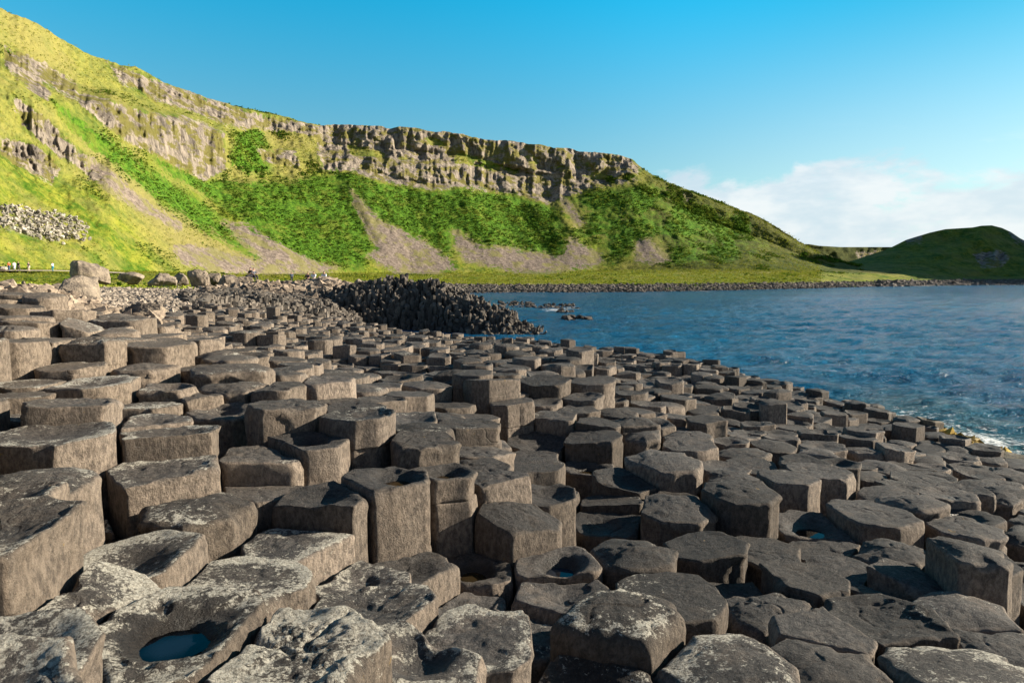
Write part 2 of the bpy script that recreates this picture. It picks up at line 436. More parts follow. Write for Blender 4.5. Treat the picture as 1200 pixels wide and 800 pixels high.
# keep noted neighbours from crowding each other: slide them along their sight lines
P0 = np.array([[q[0], q[1], q[2]] for q in seeds]); Wp = np.array([q[4][2] for q in seeds]); Vp = np.array([q[4][1] for q in seeds]); sc = np.ones(len(P0))
for it in range(80):
    for i in range(len(P0)):
        for j in range(i):
            xi, yi, xj, yj = P0[i, 0] * sc[i], P0[i, 1] * sc[i], P0[j, 0] * sc[j], P0[j, 1] * sc[j]
            dx = xi - xj
            if abs(dx) > .7 or abs(yi - yj) > 1.0: continue
            mn = .37 * (Wp[i] * yi + Wp[j] * yj) / F; mn = min(.42, max(.25, mn))
            if abs(dx) > mn: continue
            need = math.sqrt(mn * mn - dx * dx); sg = 1 if Vp[i] < Vp[j] else -1
            dy = (yi - yj) * sg
            if dy < need:
                q = (need - dy) * .25; sc[i] *= 1 + sg * q / yi * .5; sc[j] *= 1 - sg * q / yj * .5
    sc += (1 - sc) * .05
sc = np.clip(sc, .92, 1.08)
for q, k, p in zip(seeds, sc, P0):
    q[0], q[1], q[2] = p * k; q[3] = max(.32, min(.60, q[4][2] * math.hypot(q[1], q[2]) / F))
S0 = np.array([[q[0], q[1], q[3]] for q in seeds])
pitch = .41
rows = int(46 / (pitch * .866)) + 1
cand = []
for j in range(rows):
    y = .75 + j * pitch * .866
    for i in range(-78, 70):
        x = (i + .5 * (j % 2)) * pitch
        jx, jy = rng.uniform(-.28, .28, 2) * pitch
        X, Yy = x + jx, y + jy
        if Yy < .75: continue
        u = CU + F * X / Yy
        if u < -330 and Yy > 1.5 or u > 1560 and Yy > 2.2 or abs(X) > 26: continue
        if X < -6 and Yy < 1.5 or X > 7 and Yy < 3: continue
        if Yy > ymax(u): continue
        cand.append((X, Yy))
cand = np.array(cand)
e_, _z = edge_signed(cand[:, 0], cand[:, 1])
cand = cand[e_ < 2.4 ]
for X, Yy in cand:
    d = np.hypot(S0[:, 0] - X, S0[:, 1] - Yy)
    if (d < .40 * (S0[:, 2] + .41)).any(): continue
    seeds.append([X, Yy, None, rng.uniform(.37, .46), None])
SX = np.array([[s[0], s[1]] for s in seeds]); SW = np.array([s[3] for s in seeds])
zf = zfield(SX[:, 0], SX[:, 1])
ee, _ = edge_signed(SX[:, 0], SX[:, 1])
step = vnoise(SX[:, 0] * .9, SX[:, 1] * .9, 0, 5) * .08 + rng.normal(0, .055, len(SX)) + np.where(rng.random(len(SX)) < .14, rng.uniform(.05, .13, len(SX)), 0)
step = np.where(SX[:, 1] > 20, step * 1.25, step)
step = np.where(SX[:, 1] < 7, np.minimum(step, .03) - .01, step)
ZT = np.array([s[2] if s[2] is not None else zf[i] + step[i] for i, s in enumerate(seeds)])
ZT = ZT + np.where([q[4] is not None for q in seeds], rng.normal(0, .016, len(ZT)) + np.where(ZT < -1.2, rng.choice([-.045, -.015, .01, .025], len(ZT)), 0), 0)
ZT = np.where(ee > .2, ZT + rng.normal(0, .10, len(ZT)), ZT)
UPR, VPR = proj(SX[:, 0], SX[:, 1], ZT)

# power-diagram cells
cells = {}
G = {}
for i, (x, y) in enumerate(SX): G.setdefault((int(x // .8), int(y // .8)), []).append(i)


def cell(i):
    x, y = SX[i]; r = SW[i] * .5
    rc = max(.25, .555 * SW[i]); a0 = SX[i, 0] * 7.7
    poly = [(x + rc * math.cos(a0 + a), y + rc * math.sin(a0 + a)) for a in np.linspace(0, 2 * math.pi, 8)[:-1]]
    nb = []
    gx, gy = int(x // .8), int(y // .8)
    for a in (-1, 0, 1):
        for b in (-1, 0, 1):
            nb += G.get((gx + a, gy + b), [])
    near = []
    for j in nb:
        if j == i: continue
        dx, dy = SX[j, 0] - x, SX[j, 1] - y; d = math.hypot(dx, dy)
        if d < 1.2: near.append((d, j, dx, dy))
    near.sort()
    used = []
    for d, j, dx, dy in near:
        h = (d * d + r * r - (SW[j] * .5) ** 2) / (2 * d)
        nx, ny = dx / d, dy / d
        out = []; n = len(poly); cut = False
        for k in range(n):
            p, q = poly[k], poly[(k + 1) % n]
            sp = (p[0] - x) * nx + (p[1] - y) * ny - h; sq = (q[0] - x) * nx + (q[1] - y) * ny - h
            if sp <= 0: out.append(p)
            if (sp < 0 < sq) or (sq < 0 < sp):
                t = sp / (sp - sq); out.append((p[0] + t * (q[0] - p[0]), p[1] + t * (q[1] - p[1])))
            if sp > 0: cut = True
        if cut: used.append(j)
        poly = out
        if len(poly) < 3: return None, []
    return np.array(poly), used


NB = {}
for i in range(len(seeds)):
    p, us = cell(i)
    if p is None or len(p) < 3: continue
    cells[i] = p; NB[i] = us


def poly_loop(poly, n, gap, rr):
    """resample a polygon to n points, inset by gap and round its corners"""
    c = poly.mean(0); q = poly - c
    # drop tiny edges
    keep = []
    for k in range(len(q)):
        if np.hypot(*(q[k] - q[k - 1])) > .045: keep.append(q[k])
    if len(keep) >= 3: q = np.array(keep)
    r = np.hypot(q[:, 0], q[:, 1])[:, None]
    q = q * (1 - gap / np.maximum(r, .05))
    e = np.roll(q, -1, 0) - q; L = np.hypot(e[:, 0], e[:, 1]); per = L.sum()
    m = np.maximum(2, np.round(n * L / per).astype(int))
    while m.sum() > n: m[np.argmax(m)] -= 1
    while m.sum() < n: m[np.argmax(L / m)] += 1
    bow = rng.normal(0, .006, len(q))
    P = []
    for k in range(len(q)):
        t = np.arange(m[k]) / m[k]; nn = np.array([e[k, 1], -e[k, 0]]) / L[k]
        P.append(q[k] + e[k] * t[:, None] + nn * (bow[k] * np.sin(math.pi * t))[:, None])
    P = np.concatenate(P)
    rp = np.hypot(P[:, 0], P[:, 1])[:, None]; P = P * (1 - .07 * (1 - np.minimum(1, rp.mean() / rp)))
    A = .9 * P + .05 * (np.roll(P, 1, 0) + np.roll(P, -1, 0))
    return c, A, per


def lich_amount(i):
    u, v, y = UPR[i], VPR[i], SX[i, 1]
    l = .38 + .26 * sstep(3.6, 2.0, y) + .30 * sstep(520, 150, u) - .18 * sstep(700, 1100, u) * sstep(2.6, 4, y)
    return float(np.clip(l + rng.uniform(-.12, .15), .05, 1))


def col_attrs(i, opt, top, rim, nv, pw=None):
    lic = lich_amount(i)
    if 'L' in opt: lic = min(1.25, lic + .3)
    if 'H' in opt: lic = 1.6
    if 'P' in opt and 'L' not in opt: lic *= .6
    u = UPR[i]; y = SX[i, 1]
    warm = float(np.clip(.6 * sstep(440, 80, u) * sstep(2.6, 5, y) + .22 * sstep(500, 100, u) + rng.uniform(-.08, .12), 0, 1))
    e = ee[i]
    wet = float(np.clip(.35 * sstep(-1.5, .5, e) * (y < 40), 0, 1)) + (.25 if 'w' in opt else 0)
    weed = 0.0
    if e > -.15 and u > 1045 and rng.random() < .8: weed = .9 * float(sstep(-.15, .5, e))
    rnd = rng.random()
    C = np.stack([top, np.full(nv, lic), np.full(nv, rnd), rim], 1)
    wet = np.clip(wet + (0 if pw is None else pw), 0, 1)
    D = np.stack([np.full(nv, warm), np.full(nv, 1.0) * wet, np.full(nv, float(weed)), np.ones(nv)], 1)
    return C, D, lic, rnd


def shape_pick(i, opt, rm):
    tilt = rng.normal(0, .05, 2)
    kind = rng.choice(['D', 'M', 'F'], p=[.38, .34, .28])
    for ch in opt:
        if ch in 'DMF': kind = ch
    if 'P' in opt: kind = 'P'
    if 't' in opt: tilt = np.array([-.38, -.05])
    if 'r' in opt: tilt = rng.normal(0, .08, 2)
    depth = {'D': rng.uniform(.015, .045), 'M': -rng.uniform(.012, .036), 'F': rng.uniform(-.006, .010), 'P': rng.uniform(.055, .07)}[kind]
    co = rng.uniform(-.2, .2, 2) * rm
    if 'P' in opt:
        tilt = tilt * .4; co = np.array([.10, .02]) * rm
    return kind, tilt, depth, co


def column(i, n, nside, ntop, opt, detail, bottom):
    """one detailed basalt column: verts (local to its base), faces, attributes"""
    poly = cells[i]; zt = ZT[i]; sd = int(rng.integers(1, 9999))
    c, L, per = poly_loop(poly, n, .010, .007)
    R0 = np.hypot(L[:, 0], L[:, 1]); rm = R0.mean()
    wx, wy = c[0], c[1]
    far = SX[i, 1]
    nrm = L / R0[:, None]
    kind, tilt, depth, co = shape_pick(i, opt, rm)
    er = .011 * (2.4 if kind == 'M' else 1.0) * rng.uniform(.5, 1.5)
    if 'L' in opt and far < 3: er *= 1.2
    ra = .0075 * rng.uniform(.6, 1.3) * (1.8 if 'r' in opt else 1) * (1.7 if 'H' in opt else 1); flk = rng.choice([0, .004, .009], p=[.45, .3, .25])

    def top_z(px, py, rho):
        z = tilt[0] * px + tilt[1] * py
        X, Yq = px + wx, py + wy
        wob = 1 + .22 * vnoise(X * 4.2, Yq * 4.2, sd * .37, 3)
        if kind in 'DP':
            qx, qy = px - co[0], py - co[1]
            q = np.hypot(qx, qy) / (rm * (.80 if kind == 'P' else .9)) * wob
            z = z - depth * (1 - sstep(.12, .92, q)) + .006 * sstep(.75, 1, rho)
        else:
            z = z - depth * (1 - (np.clip(rho * wob, 0, 1.1)) ** 2)
        z = z + ra * fbm(X * 15, Yq * 15, sd * .13, 4, 11, .62) + ra * .6 * vnoise(X * 2.6, Yq * 2.6, sd * .3, 12)
        rg = 1 - np.abs(fbm(X * 5 + 3, Yq * 5, sd * .21, 3, 18)) * 2
        z = z - ra * .7 * sstep(.8, 1, rg)
        f = vnoise(X * 3.3, Yq * 3.3, sd * .71, 13) + .25 * fbm(X * 14, Yq * 14, 0, 2, 14)
        z = z - flk * sstep(.30, .34, f)
        return z

    X, Y = L[:, 0] + wx, L[:, 1] + wy
    ern = er * (1 + .8 * fbm(X * 9, Y * 9, sd * .2, 3, 15))
    ern = ern + .035 * sstep(.4, .7, vnoise(X * 8, Y * 8, sd * .9, 16))
    ern = np.clip(ern, .003, .4 * rm)
    zr = top_z(L[:, 0], L[:, 1], np.ones(n))
    cuts = []
    zc = zt - rng.uniform(.12, .32)
    while zc > bottom + .05 and len(cuts) < 2:
        if rng.random() < .6: cuts.append(zc)
        zc -= rng.uniform(.16, .4)
    ts = np.linspace(0, 1, nside + 1) ** .9
    zs = [bottom + (zt - bottom - .02) * q for q in ts]
    for cc in cuts: zs += [cc - .013, cc - .004, cc, cc + .004, cc + .013]
    zs = np.array(sorted(set(round(float(q), 4) for q in zs if q < zt - .025)))[:, None]
    offs = rng.normal(0, .006, (len(cuts) + 1, 2))
    tw = .03 * rng.normal(0, 1)
    zz = zs + zr * np.clip((zs - (zt - .18)) / .18, 0, 1) - ern * np.clip((zs - (zt - .1)) / .1, 0, 1)
    X2, Y2 = X[None], Y[None]
    disp = .006 * fbm(X2 * 8, Y2 * 8, zz * 8, 3, 21) + .007 * vnoise(X2 * 2.5, Y2 * 2.5, zz * 3, 22)
    disp = disp - .012 * sstep(.35, .40, vnoise(X2 * 4, Y2 * 4, zz * 3.2 + sd, 23))
    kk = np.zeros(len(zs), int)
    for cc in cuts:
        disp = disp - .012 * np.exp(-((zs - cc) / .003) ** 2) * sstep(-.5, .1, vnoise(X2 * 3, Y2 * 3, cc * 9, 24))
        kk += (zs[:, 0] < cc)
    ox = offs[kk][:, :1]; oy = offs[kk][:, 1:]
    side = np.stack([L[None, :, 0] + nrm[None, :, 0] * disp + ox, L[None, :, 1] + nrm[None, :, 1] * disp + oy, zz], 2)
    na = 4
    k = np.arange(na + 1)[:, None]; a = k / na * math.pi / 2
    ins = ern[None] * (1 - np.cos(a)); qx = L[None, :, 0] - nrm[None, :, 0] * ins; qy = L[None, :, 1] - nrm[None, :, 1] * ins
    d = .005 * fbm(qx * 12 + wx * 12, qy * 12 + wy * 12, sd, 2, 25)
    z = zt + top_z(qx, qy, np.ones_like(qx)) - ern[None] * (1 - np.sin(a))
    rimr = np.stack([qx + nrm[None, :, 0] * d, qy + nrm[None, :, 1] * d, z], 2)
    base = L - nrm * ern[:, None]; circ = nrm * rm * .8
    rho = (1 - np.arange(1, ntop + 1) / (ntop + .6))[:, None]; b = (1 - rho) * .7
    qx = (base[None, :, 0] * (1 - b) + circ[None, :, 0] * b) * rho; qy = (base[None, :, 1] * (1 - b) + circ[None, :, 1] * b) * rho
    z = zt + top_z(qx, qy, rho + 0 * qx)
    topr = np.stack([qx, qy, z], 2)
    V = np.concatenate([side, rimr, topr]).reshape(-1, 3)
    nr = len(side) + len(rimr) + len(topr)
    one = np.ones(n)
    top = np.concatenate([np.zeros(len(side) * n), ((k / na) ** 1.5 * one).ravel(), np.ones(len(topr) * n), [1]])
    rim = np.concatenate([((.5 + .5 * sstep(-.1, 0, zs - zt)) * one).ravel(), np.ones(len(rimr) * n), (sstep(.55, .95, rho) * one).ravel(), [0]])
    cz = V[-n:, 2].mean()
    V = np.vstack([V, [[0, 0, cz]]]); V[:, 2] -= bottom
    idx = np.arange(nr * n).reshape(nr, n)
    a, b_ = idx[:-1], idx[1:]
    Q = np.stack([a, np.roll(a, -1, 1), np.roll(b_, -1, 1), b_], 2).reshape(-1, 4)
    T = np.stack([idx[-1], np.roll(idx[-1], -1), np.full(n, nr * n)], 1)
    qp = np.hypot(V[:, 0] - co[0], V[:, 1] - co[1]) / rm
    pw = .9 * sstep(.66, .45, qp) * top if kind == 'P' else (.5 * sstep(.5, .1, qp) * top if kind == 'D' and rng.random() < .5 else None)
    C, D, lic, rnd = col_attrs(i, opt, top, rim, len(V), pw)
    info = dict(kind=kind, depth=depth, co=co, rm=rm, lic=lic, rnd=rnd, c=(wx, wy), tilt=tilt, sides=len(poly))
    return V, Q, T, C, D, info


def plain_column(i, bottom):
    """a far column: chamfered prism, facets kept crisp"""
    q = cells[i]; c = q.mean(0); q = q - c
    keep = [q[k] for k in range(len(q)) if np.hypot(*(q[k] - q[k - 1])) > .06]
    if len(keep) >= 3: q = np.array(keep)
    r = np.hypot(q[:, 0], q[:, 1])[:, None]; q = q * (1 - .010 / np.maximum(r, .05))
    pr = np.roll(q, 1, 0); nx = np.roll(q, -1, 0)
    A = q + (pr - q) * .10; B = q + (nx - q) * .10; mid = (q + nx) / 2
    L = np.stack([A, B, mid], 1).reshape(-1, 2); n = len(L)
    rm = np.hypot(L[:, 0], L[:, 1]).mean(); zt = ZT[i]
    kind, tilt, depth, co = shape_pick(i, '', rm)
    if ee[i] > .2: tilt = tilt * 3
    def tz(P, rho): return zt + P[:, 0] * tilt[0] + P[:, 1] * tilt[1] - depth * (1 - rho * rho)
    er = .018 * rng.uniform(.6, 1.6)
    rings = [np.c_[L, np.full(n, bottom)], np.c_[L, np.full(n, (zt * .55 + bottom * .45))], np.c_[L, tz(L, 1) - er], np.c_[L * (1 - er / rm * .35), tz(L, 1) - er * .3], np.c_[L * (1 - er / rm), tz(L, 1)],
             np.c_[L * .68, tz(L * .68, .68)], np.c_[L * .34, tz(L * .34, .34)]]
    V = np.vstack(rings + [np.array([[0, 0, zt - depth]])]); nr = len(rings)
    idx = np.arange(nr * n).reshape(nr, n); a, b_ = idx[:-1], idx[1:]
    Q = np.stack([a, np.roll(a, -1, 1), np.roll(b_, -1, 1), b_], 2).reshape(-1, 4)
    T = np.stack([idx[-1], np.roll(idx[-1], -1), np.full(n, nr * n)], 1)
    top = np.repeat([0, 0, .1, .7, 1, 1, 1], n); rim = np.repeat([.5, .6, 1, 1, 1, .5, .2], n)
    C, D, _, _ = col_attrs(i, '', np.append(top, 1.), np.append(rim, .2), len(V))
    V[:, 0] += c[0]; V[:, 1] += c[1]
    return V, Q, T, C, D


# which columns show largest
size = SW * F / np.maximum(SX[:, 1], .5)
infr = (UPR > -.45 * size) & (UPR < 1200 + .45 * size) & (VPR > 330) & (VPR < 800 + .22 * size + 6)
order = sorted([i for i in cells if infr[i]], key=lambda i: -(size[i] + (30 if seeds[i][4] else 0)))
INDIV = order[:300]
indiv_set = set(INDIV)
print('columns', len(cells), 'in frame', len(order), 'smallest individual px', size[INDIV[-1]])
d0 = [np.sort(np.hypot(*(SX[:len(ANN)] - SX[k]).T))[1] for k in range(len(ANN))]


def bottom_of(i):
    z = ZT[i]
    lo = min([ZT[j] for j in NB[i]] + [z])
    return lo - .30


pools = []
infos = {}
for i in INDIV:
    y = SX[i, 1]; opt = seeds[i][4][4] if seeds[i][4] else ''
    opt_l = ''.join(c for c in opt if c not in '0123456789')
    bot = bottom_of(i)
    if size[i] > 125: n, ns, nt, det = 96, 26, 26, 2
    elif size[i] > 60: n, ns, nt, det = 64, 18, 16, 2
    else: n, ns, nt, det = 44, 12, 10, 1
    V, Q, T, C, D, info = column(i, n, ns, nt, opt_l, det, bot)
    me = build_mesh('basalt_column', V, [Q, T], {'c': C, 'd': D}, True, [M_BAS])
    o = link('basalt_column', me, (info['c'][0], info['c'][1], bot))
    o['category'] = 'basalt column'; o['kind'] = 'thing'; o['group'] = 'basalt columns of the stone pavement'
    info['obj'] = o; info['opt'] = opt; infos[i] = info
    if 'P' in opt: pools.append((int(''.join(c for c in opt if c.isdigit()) or 0), i))

# the smaller, farther and out-of-frame columns as one mass
VV, QQ, TT, CC, DD = [], [], [], [], []
off = 0
for i in cells:
    if i in indiv_set: continue
    V, Q, T, C, D = plain_column(i, bottom_of(i))
    VV.append(V); QQ.append(Q + off); TT.append(T + off); CC.append(C); DD.append(D); off += len(V)
VM = np.vstack(VV); fl = fbm(VM[:, 0] * 6, VM[:, 1] * 6, VM[:, 2] * 6, 3, 41); f2 = fbm(VM[:, 0] * 6 + 50, VM[:, 1] * 6, VM[:, 2] * 6, 2, 42); f3 = vnoise(VM[:, 0] * 9, VM[:, 1] * 9, VM[:, 2] * 9 + 30, 43)
VM = VM + np.stack([fl * .014, f2 * .014, f3 * .012], 1)
me = build_mesh('basalt_column_mass', VM, [np.vstack(QQ), np.vstack(TT)], {'c': np.vstack(CC), 'd': np.vstack(DD)}, False, [M_BAS])
o = link('basalt_column_mass', me)
tag(o, 'countless small basalt columns paving the middle distance down to the sea', 'basalt columns', None, 'stuff')

# rain pools lying in the hollowed tops
POOLTXT = {0: ('deep blue oval rain puddle in the big lichen crusted column, bottom left', (.006, .012, .022), .32),
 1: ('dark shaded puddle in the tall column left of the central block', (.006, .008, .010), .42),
 2: ('brown wet puddle in the left of two tall twin columns', (.045, .028, .012), .40),
 3: ('small round brown puddle on the narrow right twin column', (.04, .026, .012), .66),
 4: ('brown and blue puddle at the foot of the tall twin columns', (.03, .021, .010), .55),
 5: ('grey blue puddle in the dished round column at bottom centre', (.02, .025, .035), .55),
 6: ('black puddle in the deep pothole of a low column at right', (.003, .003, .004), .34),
 7: ('pale sky-bright puddle on a low column near the right edge', (.20, .24, .28), .45),  # pale base colour paints the reflected sky into the water
 8: ('thin brown puddle in a sunken column right of centre', (.035, .024, .010), .5)}
for num, i in pools:
    inf = infos[i]; cx, cy = inf['c']; txt, col, fr = POOLTXT[num]
    rr = inf['rm'] * fr; lvl = ZT[i] - inf['depth'] * .70
    px, py = inf['co']
    k = np.arange(48); ang = k / 48 * 2 * math.pi
    rad = rr * (1 + .06 * np.sin(ang * 2 + num) + .04 * np.sin(ang * 3 + 2 * num)) * 1.25
    V = np.vstack([[[0, 0, 0]], np.stack([rad * np.cos(ang), rad * np.sin(ang), 0 * ang], 1)])
    T = np.stack([0 * k, k + 1, (k + 1) % 48 + 1], 1)
    mp = mat_pool('rain_water_%s' % 'abcdefghi'[num], col)
    E_ = np.zeros((49, 4)); E_[0] = 1; E_[:, 3] = 1
    me = build_mesh('rain_puddle', V, [T], {'e': E_}, True, [mp])
    o = link('rain_puddle', me, (cx + px, cy + py, lvl))
    tag(o, txt, 'puddle', 'rain puddles in hollowed column tops')

# ------------------------------------------------------------------ near ground under and behind the columns
def ground_z(x, y):
    x = np.asarray(x, float); y = np.asarray(y, float)
    u = CU + F * x / np.maximum(y, .5)
    z = zfield(np.clip(x, -26, 26), np.minimum(y, 34)) - .42
    inland = np.interp(u, [-400, 0, 150, 300, 430], [-.25, -.32, -1.0, -1.35, -2.4])
    lo = ymax(u)
    k = sstep(0, 3.5, y - lo)
    z = z * (1 - k) + inland * k
    # land climbs slowly toward the meadow
    z2 = np.interp(u, [-400, 0, 100, 200, 300, 380, 440], [-.6, -.85, -.95, -1.0, -1.2, -1.6, -3.0])
    k2 = sstep(22, 52, y); z = z * (1 - k2) + z2 * k2
    # seaward, right of the far spit, the bed sinks away
    s = sstep(418, 470, u) * sstep(30, 40, y)
    z = z * (1 - s) + (-4.6) * s
    return z + .10 * fbm(x * .7, y * .7, 0, 3, 61) + .30 * sstep(40, 55, y) * fbm(x * .45, y * .45, 0, 3, 62)


us = np.linspace(-600, 1900, 420); ys = np.exp(np.linspace(math.log(.35), math.log(66), 230))
UU, YY = np.meshgrid(us, ys); XX = (UU - CU) / F * YY
ZZ = ground_z(XX, YY)
def grid_faces(r, c):
    idx = np.arange(r * c).reshape(r, c)
    return np.stack([idx[:-1, :-1], idx[:-1, 1:], idx[1:, 1:], idx[1:, :-1]], 2).reshape(-1, 4)
nvt = XX.size
gc = np.zeros((nvt, 4)); gc[:, 0] = .4; gc[:, 1] = 0; gc[:, 3] = 1
fcs = grid_faces(*XX.shape); fu, fy = UU.ravel()[fcs[:, 0]], YY.ravel()[fcs[:, 0]]
mi = (fy > np.interp(fu, [-600, 60, 75, 130, 200, 330, 440, 441], [22, 29, 44, 50, 53, 60, 66, 99])).astype(np.int32)
link('ground', build_mesh('ground', np.stack([XX, YY, ZZ], 2).reshape(-1, 3), [fcs], {'c': gc}, True, [M_GRD, M_HILL], mi))['kind'] = 'structure'

# ------------------------------------------------------------------ hillside, meadow and cliffs
def interp_rows(us, table):
    tb = np.array(table, float)
    return np.interp(us, tb[:, 0], tb[:, 1]), np.interp(us, tb[:, 0], tb[:, 2])

HU = np.concatenate([np.arange(-420, -20, 2.4), np.arange(-20, 1075, 1.15)])
K0 = [(-420,352,44),(0,346,44),(150,345,46),(250,345,50),(330,344,58),(400,345,80),(450,352,105),(520,352,130),(650,350,140),(750,349,145),(850,347,160),(950,344,190),(1075,341,250)]
K1 = [(-420,341,58),(0,340,58),(100,340,60),(200,337,62),(300,335,70),(400,334,90),(450,338,130),(520,341,160),(560,342,165),(650,342,166),(750,341.4,171),(850,339.6,194),(950,337.4,231),(1075,334.6,307)]
K2 = [(-420,338,64),(0,336,66),(100,334,70),(200,333,72),(300,332,80),(400,331,105),(450,333,138),(520,333.5,170),(560,334,175),(650,334,176),(750,333.8,182),(850,332.5,206),(950,331,245),(1075,329.5,325)]
K2b = [(-420,322,88),(0,319,111),(100,320,128),(200,322,150),(300,325,180),(380,326,205),(450,327,215),(520,328,225),(600,327.5,232),(700,326.5,240),(800,325,262),(900,323.5,285),(960,322.5,300),(1075,322,360)]
K3 = [(-420,312,94),(0,315,118),(60,316,130),(100,317,140),(200,319,175),(300,321,215),(380,320,245),(480,319,275),(600,319,300),(700,317,320),(800,315,325),(900,316,325),(960,318,330),(1075,320,375)]
K4 = [(-420,95,125),(-100,150,140),(0,180,155),(60,210,170),(100,205,185),(130,180,200),(200,198,240),(260,212,272),(320,205,300),(380,203,322),(430,200,338),(480,212,350),(540,217,365),(600,226,380),(645,236,388),(665,226,394),(700,218,402),(740,216,408),(800,245,410),(860,268,412),(900,282,410),(940,300,400),(975,312,385),(1075,318,395)]
K5 = [(-420,-40,140),(-100,50,152),(0,98,168),(60,120,182),(100,122,200),(130,118,212),(200,140,250),(260,155,282),(320,178,312),(380,182,334),(430,176,350),(480,186,362),(540,190,377),(600,200,392),(645,210,400),(700,208,414),(740,204,420),(800,232,422),(860,252,422),(900,268,418),(940,290,408),(975,308,392),(1075,316.5,405)]
K6 = [(-420,-130,160),(-100,-10,180),(0,62,188),(60,88,205),(100,100,222),(130,104,236),(200,125,266),(260,140,296),(320,160,322),(380,172,342),(430,168,357),(480,176,369),(540,182,384),(600,191,399),(645,200,407),(700,198,420),(740,197,427),(800,222,430),(860,246,428),(900,263,422),(940,287,412),(975,306,398),(1075,316,412)]
K7 = [(-420,-190,175),(-100,-40,192),(0,10,205),(30,23,214),(60,37,226),(100,62,244),(130,72,256),(160,80,266),(200,99,282),(250,117,306),(300,131,326),(350,142,344),(380,147,352),(400,145,358),(440,148,366),(458,150,370),(468,147,372),(500,152,379),(560,161,394),(600,167,402),(640,171,410),(680,178,420),(715,182,428),(730,183,433),(742,188,436),(755,199,438),(780,213,440),(800,222-2,440),(830,232,439),(860,243,437),(880,250,432),(900,260,428),(940,285,418),(965,298,410),(990,309,402),(1075,315,418)]
K8 = [(-420,-195,210),(-100,-30,225),(0,16,235),(200,106,312),(400,152,395),(600,175,440),(730,192,470),(800,229,475),(900,268,465),(975,306,440),(1075,318,450)]
K9 = [(-420,-160,280),(-100,0,290),(0,40,300),(200,130,380),(400,180,470),(600,205,520),(730,225,550),(800,260,550),(900,298,540),(975,318,520),(1075,324,540)]
rowsK = [K0, K1, K2, K2b, K3, K4, K5, K6, K7, K8, K9]
cnt = [4, 9, 16, 14, 74, 40, 20, 40, 6, 4]
KV = [interp_rows(HU, k) for k in rowsK]
rv, ry, seg = [], [], []
for k in range(len(rowsK) - 1):
    for j in range(cnt[k]):
        f = j / cnt[k]
        if k == 4:
            g_ = f ** 1.15   # talus is slightly hollow
            rv.append(KV[k][0] * (1 - f) + KV[k + 1][0] * f); ry.append(KV[k][1] * (1 - g_) + KV[k + 1][1] * g_)
        else:
            rv.append(KV[k][0] * (1 - f) + KV[k + 1][0] * f); ry.append(KV[k][1] * (1 - f) + KV[k + 1][1] * f)
        seg.append(k + f)
rv.append(KV[-1][0]); ry.append(KV[-1][1]); seg.append(len(rowsK) - 1)
VVr, YYr = np.array(rv), np.array(ry); SG = np.array(seg)[:, None] + 0 * VVr
UUr = HU[None] + 0 * VVr
# ragged skyline
skl = .9 * fbm(UUr * .09, 0 * UUr, 0, 4, 70) + 1.0 * fbm(UUr * .03, 0 * UUr, 0, 2, 71)
VVr = VVr + skl * sstep(6.2, 7.6, SG) * sstep(820, 700, UUr) * 1.3 + .5 * skl * sstep(6.5, 8, SG)
X, Y, Z = at(UUr, VVr, YYr)
X0, Y0, Z0 = X.copy(), Y.copy(), Z.copy()


def poly_mask(pu, pv, poly, soft=3.0):
    """signed-distance mask of a traced patch, soft edge in [0,1]"""
    P = np.array(poly, float); ins = np.zeros(pu.shape, bool); best = np.full(pu.shape, 1e9)
    for k in range(len(P)):
        a, b = P[k], P[(k + 1) % len(P)]
        c = ((a[1] > pv) != (b[1] > pv)) & (pu < (b[0] - a[0]) * (pv - a[1]) / (b[1] - a[1] + 1e-9) + a[0]); ins ^= c
        d = b - a; t = np.clip(((pu - a[0]) * d[0] + (pv - a[1]) * d[1]) / (d @ d + 1e-9), 0, 1)
        best = np.minimum(best, np.hypot(pu - a[0] - t * d[0], pv - a[1] - t * d[1]))
    s = np.where(ins, best, -best)
    return np.clip(.5 + s / (2 * soft), 0, 1)


SCREE = [[(410,222),(444,257),(474,270),(515,294),(537,315),(500,322),(462,320),(430,300),(440,290),(425,262)],
         [(530,270),(560,287),(600,290),(640,298),(658,300),(668,278),(690,290),(708,303),(700,312),(640,320),(600,319),(545,306),(533,290)],
         [(745,283),(760,280),(772,292),(785,305),(765,309),(745,307)],
         [(652,230),(664,233),(685,262),(676,264)],
         [(262,262),(289,263),(325,284),(363,304),(394,314),(380,320),(332,322),(260,320),(215,310),(200,290),(222,284),(250,292),(300,306),(308,304)],
         [(90,175),(130,200),(170,235),(215,262),(212,272),(160,246),(110,210)]]
BRAK = [[(62,118),(110,150),(180,200),(240,240),(290,278),(322,303),(312,306),(290,297),(240,270),(190,238),(140,200),(90,156)],
        [(150,160),(190,186),(250,210),(330,215),(380,205),(420,225),(426,262),(436,290),(428,304),(425,316),(395,314),(360,304),(325,284),(290,262),(250,235),(200,205)],
        [(380,205),(410,200),(450,212),(500,222),(540,218),(600,226),(645,238),(668,278),(660,299),(620,297),(600,290),(560,287),(530,270),(528,298),(500,286),(470,268),(444,258),(412,222)],
        [(640,232),(700,225),(760,218),(830,235),(880,258),(905,290),(860,304),(790,308),(768,282),(745,283),(745,304),(708,303),(690,290),(668,276),(690,262),(668,236)],  # right-hand bracken, partly put in as the hill's dark shaded patch
        [(280,150),(305,140),(312,170),(320,200),(290,205),(270,190)],
        [(500,175),(530,172),(528,190),(508,195)],[(560,185),(600,195),(596,205),(565,200)]]
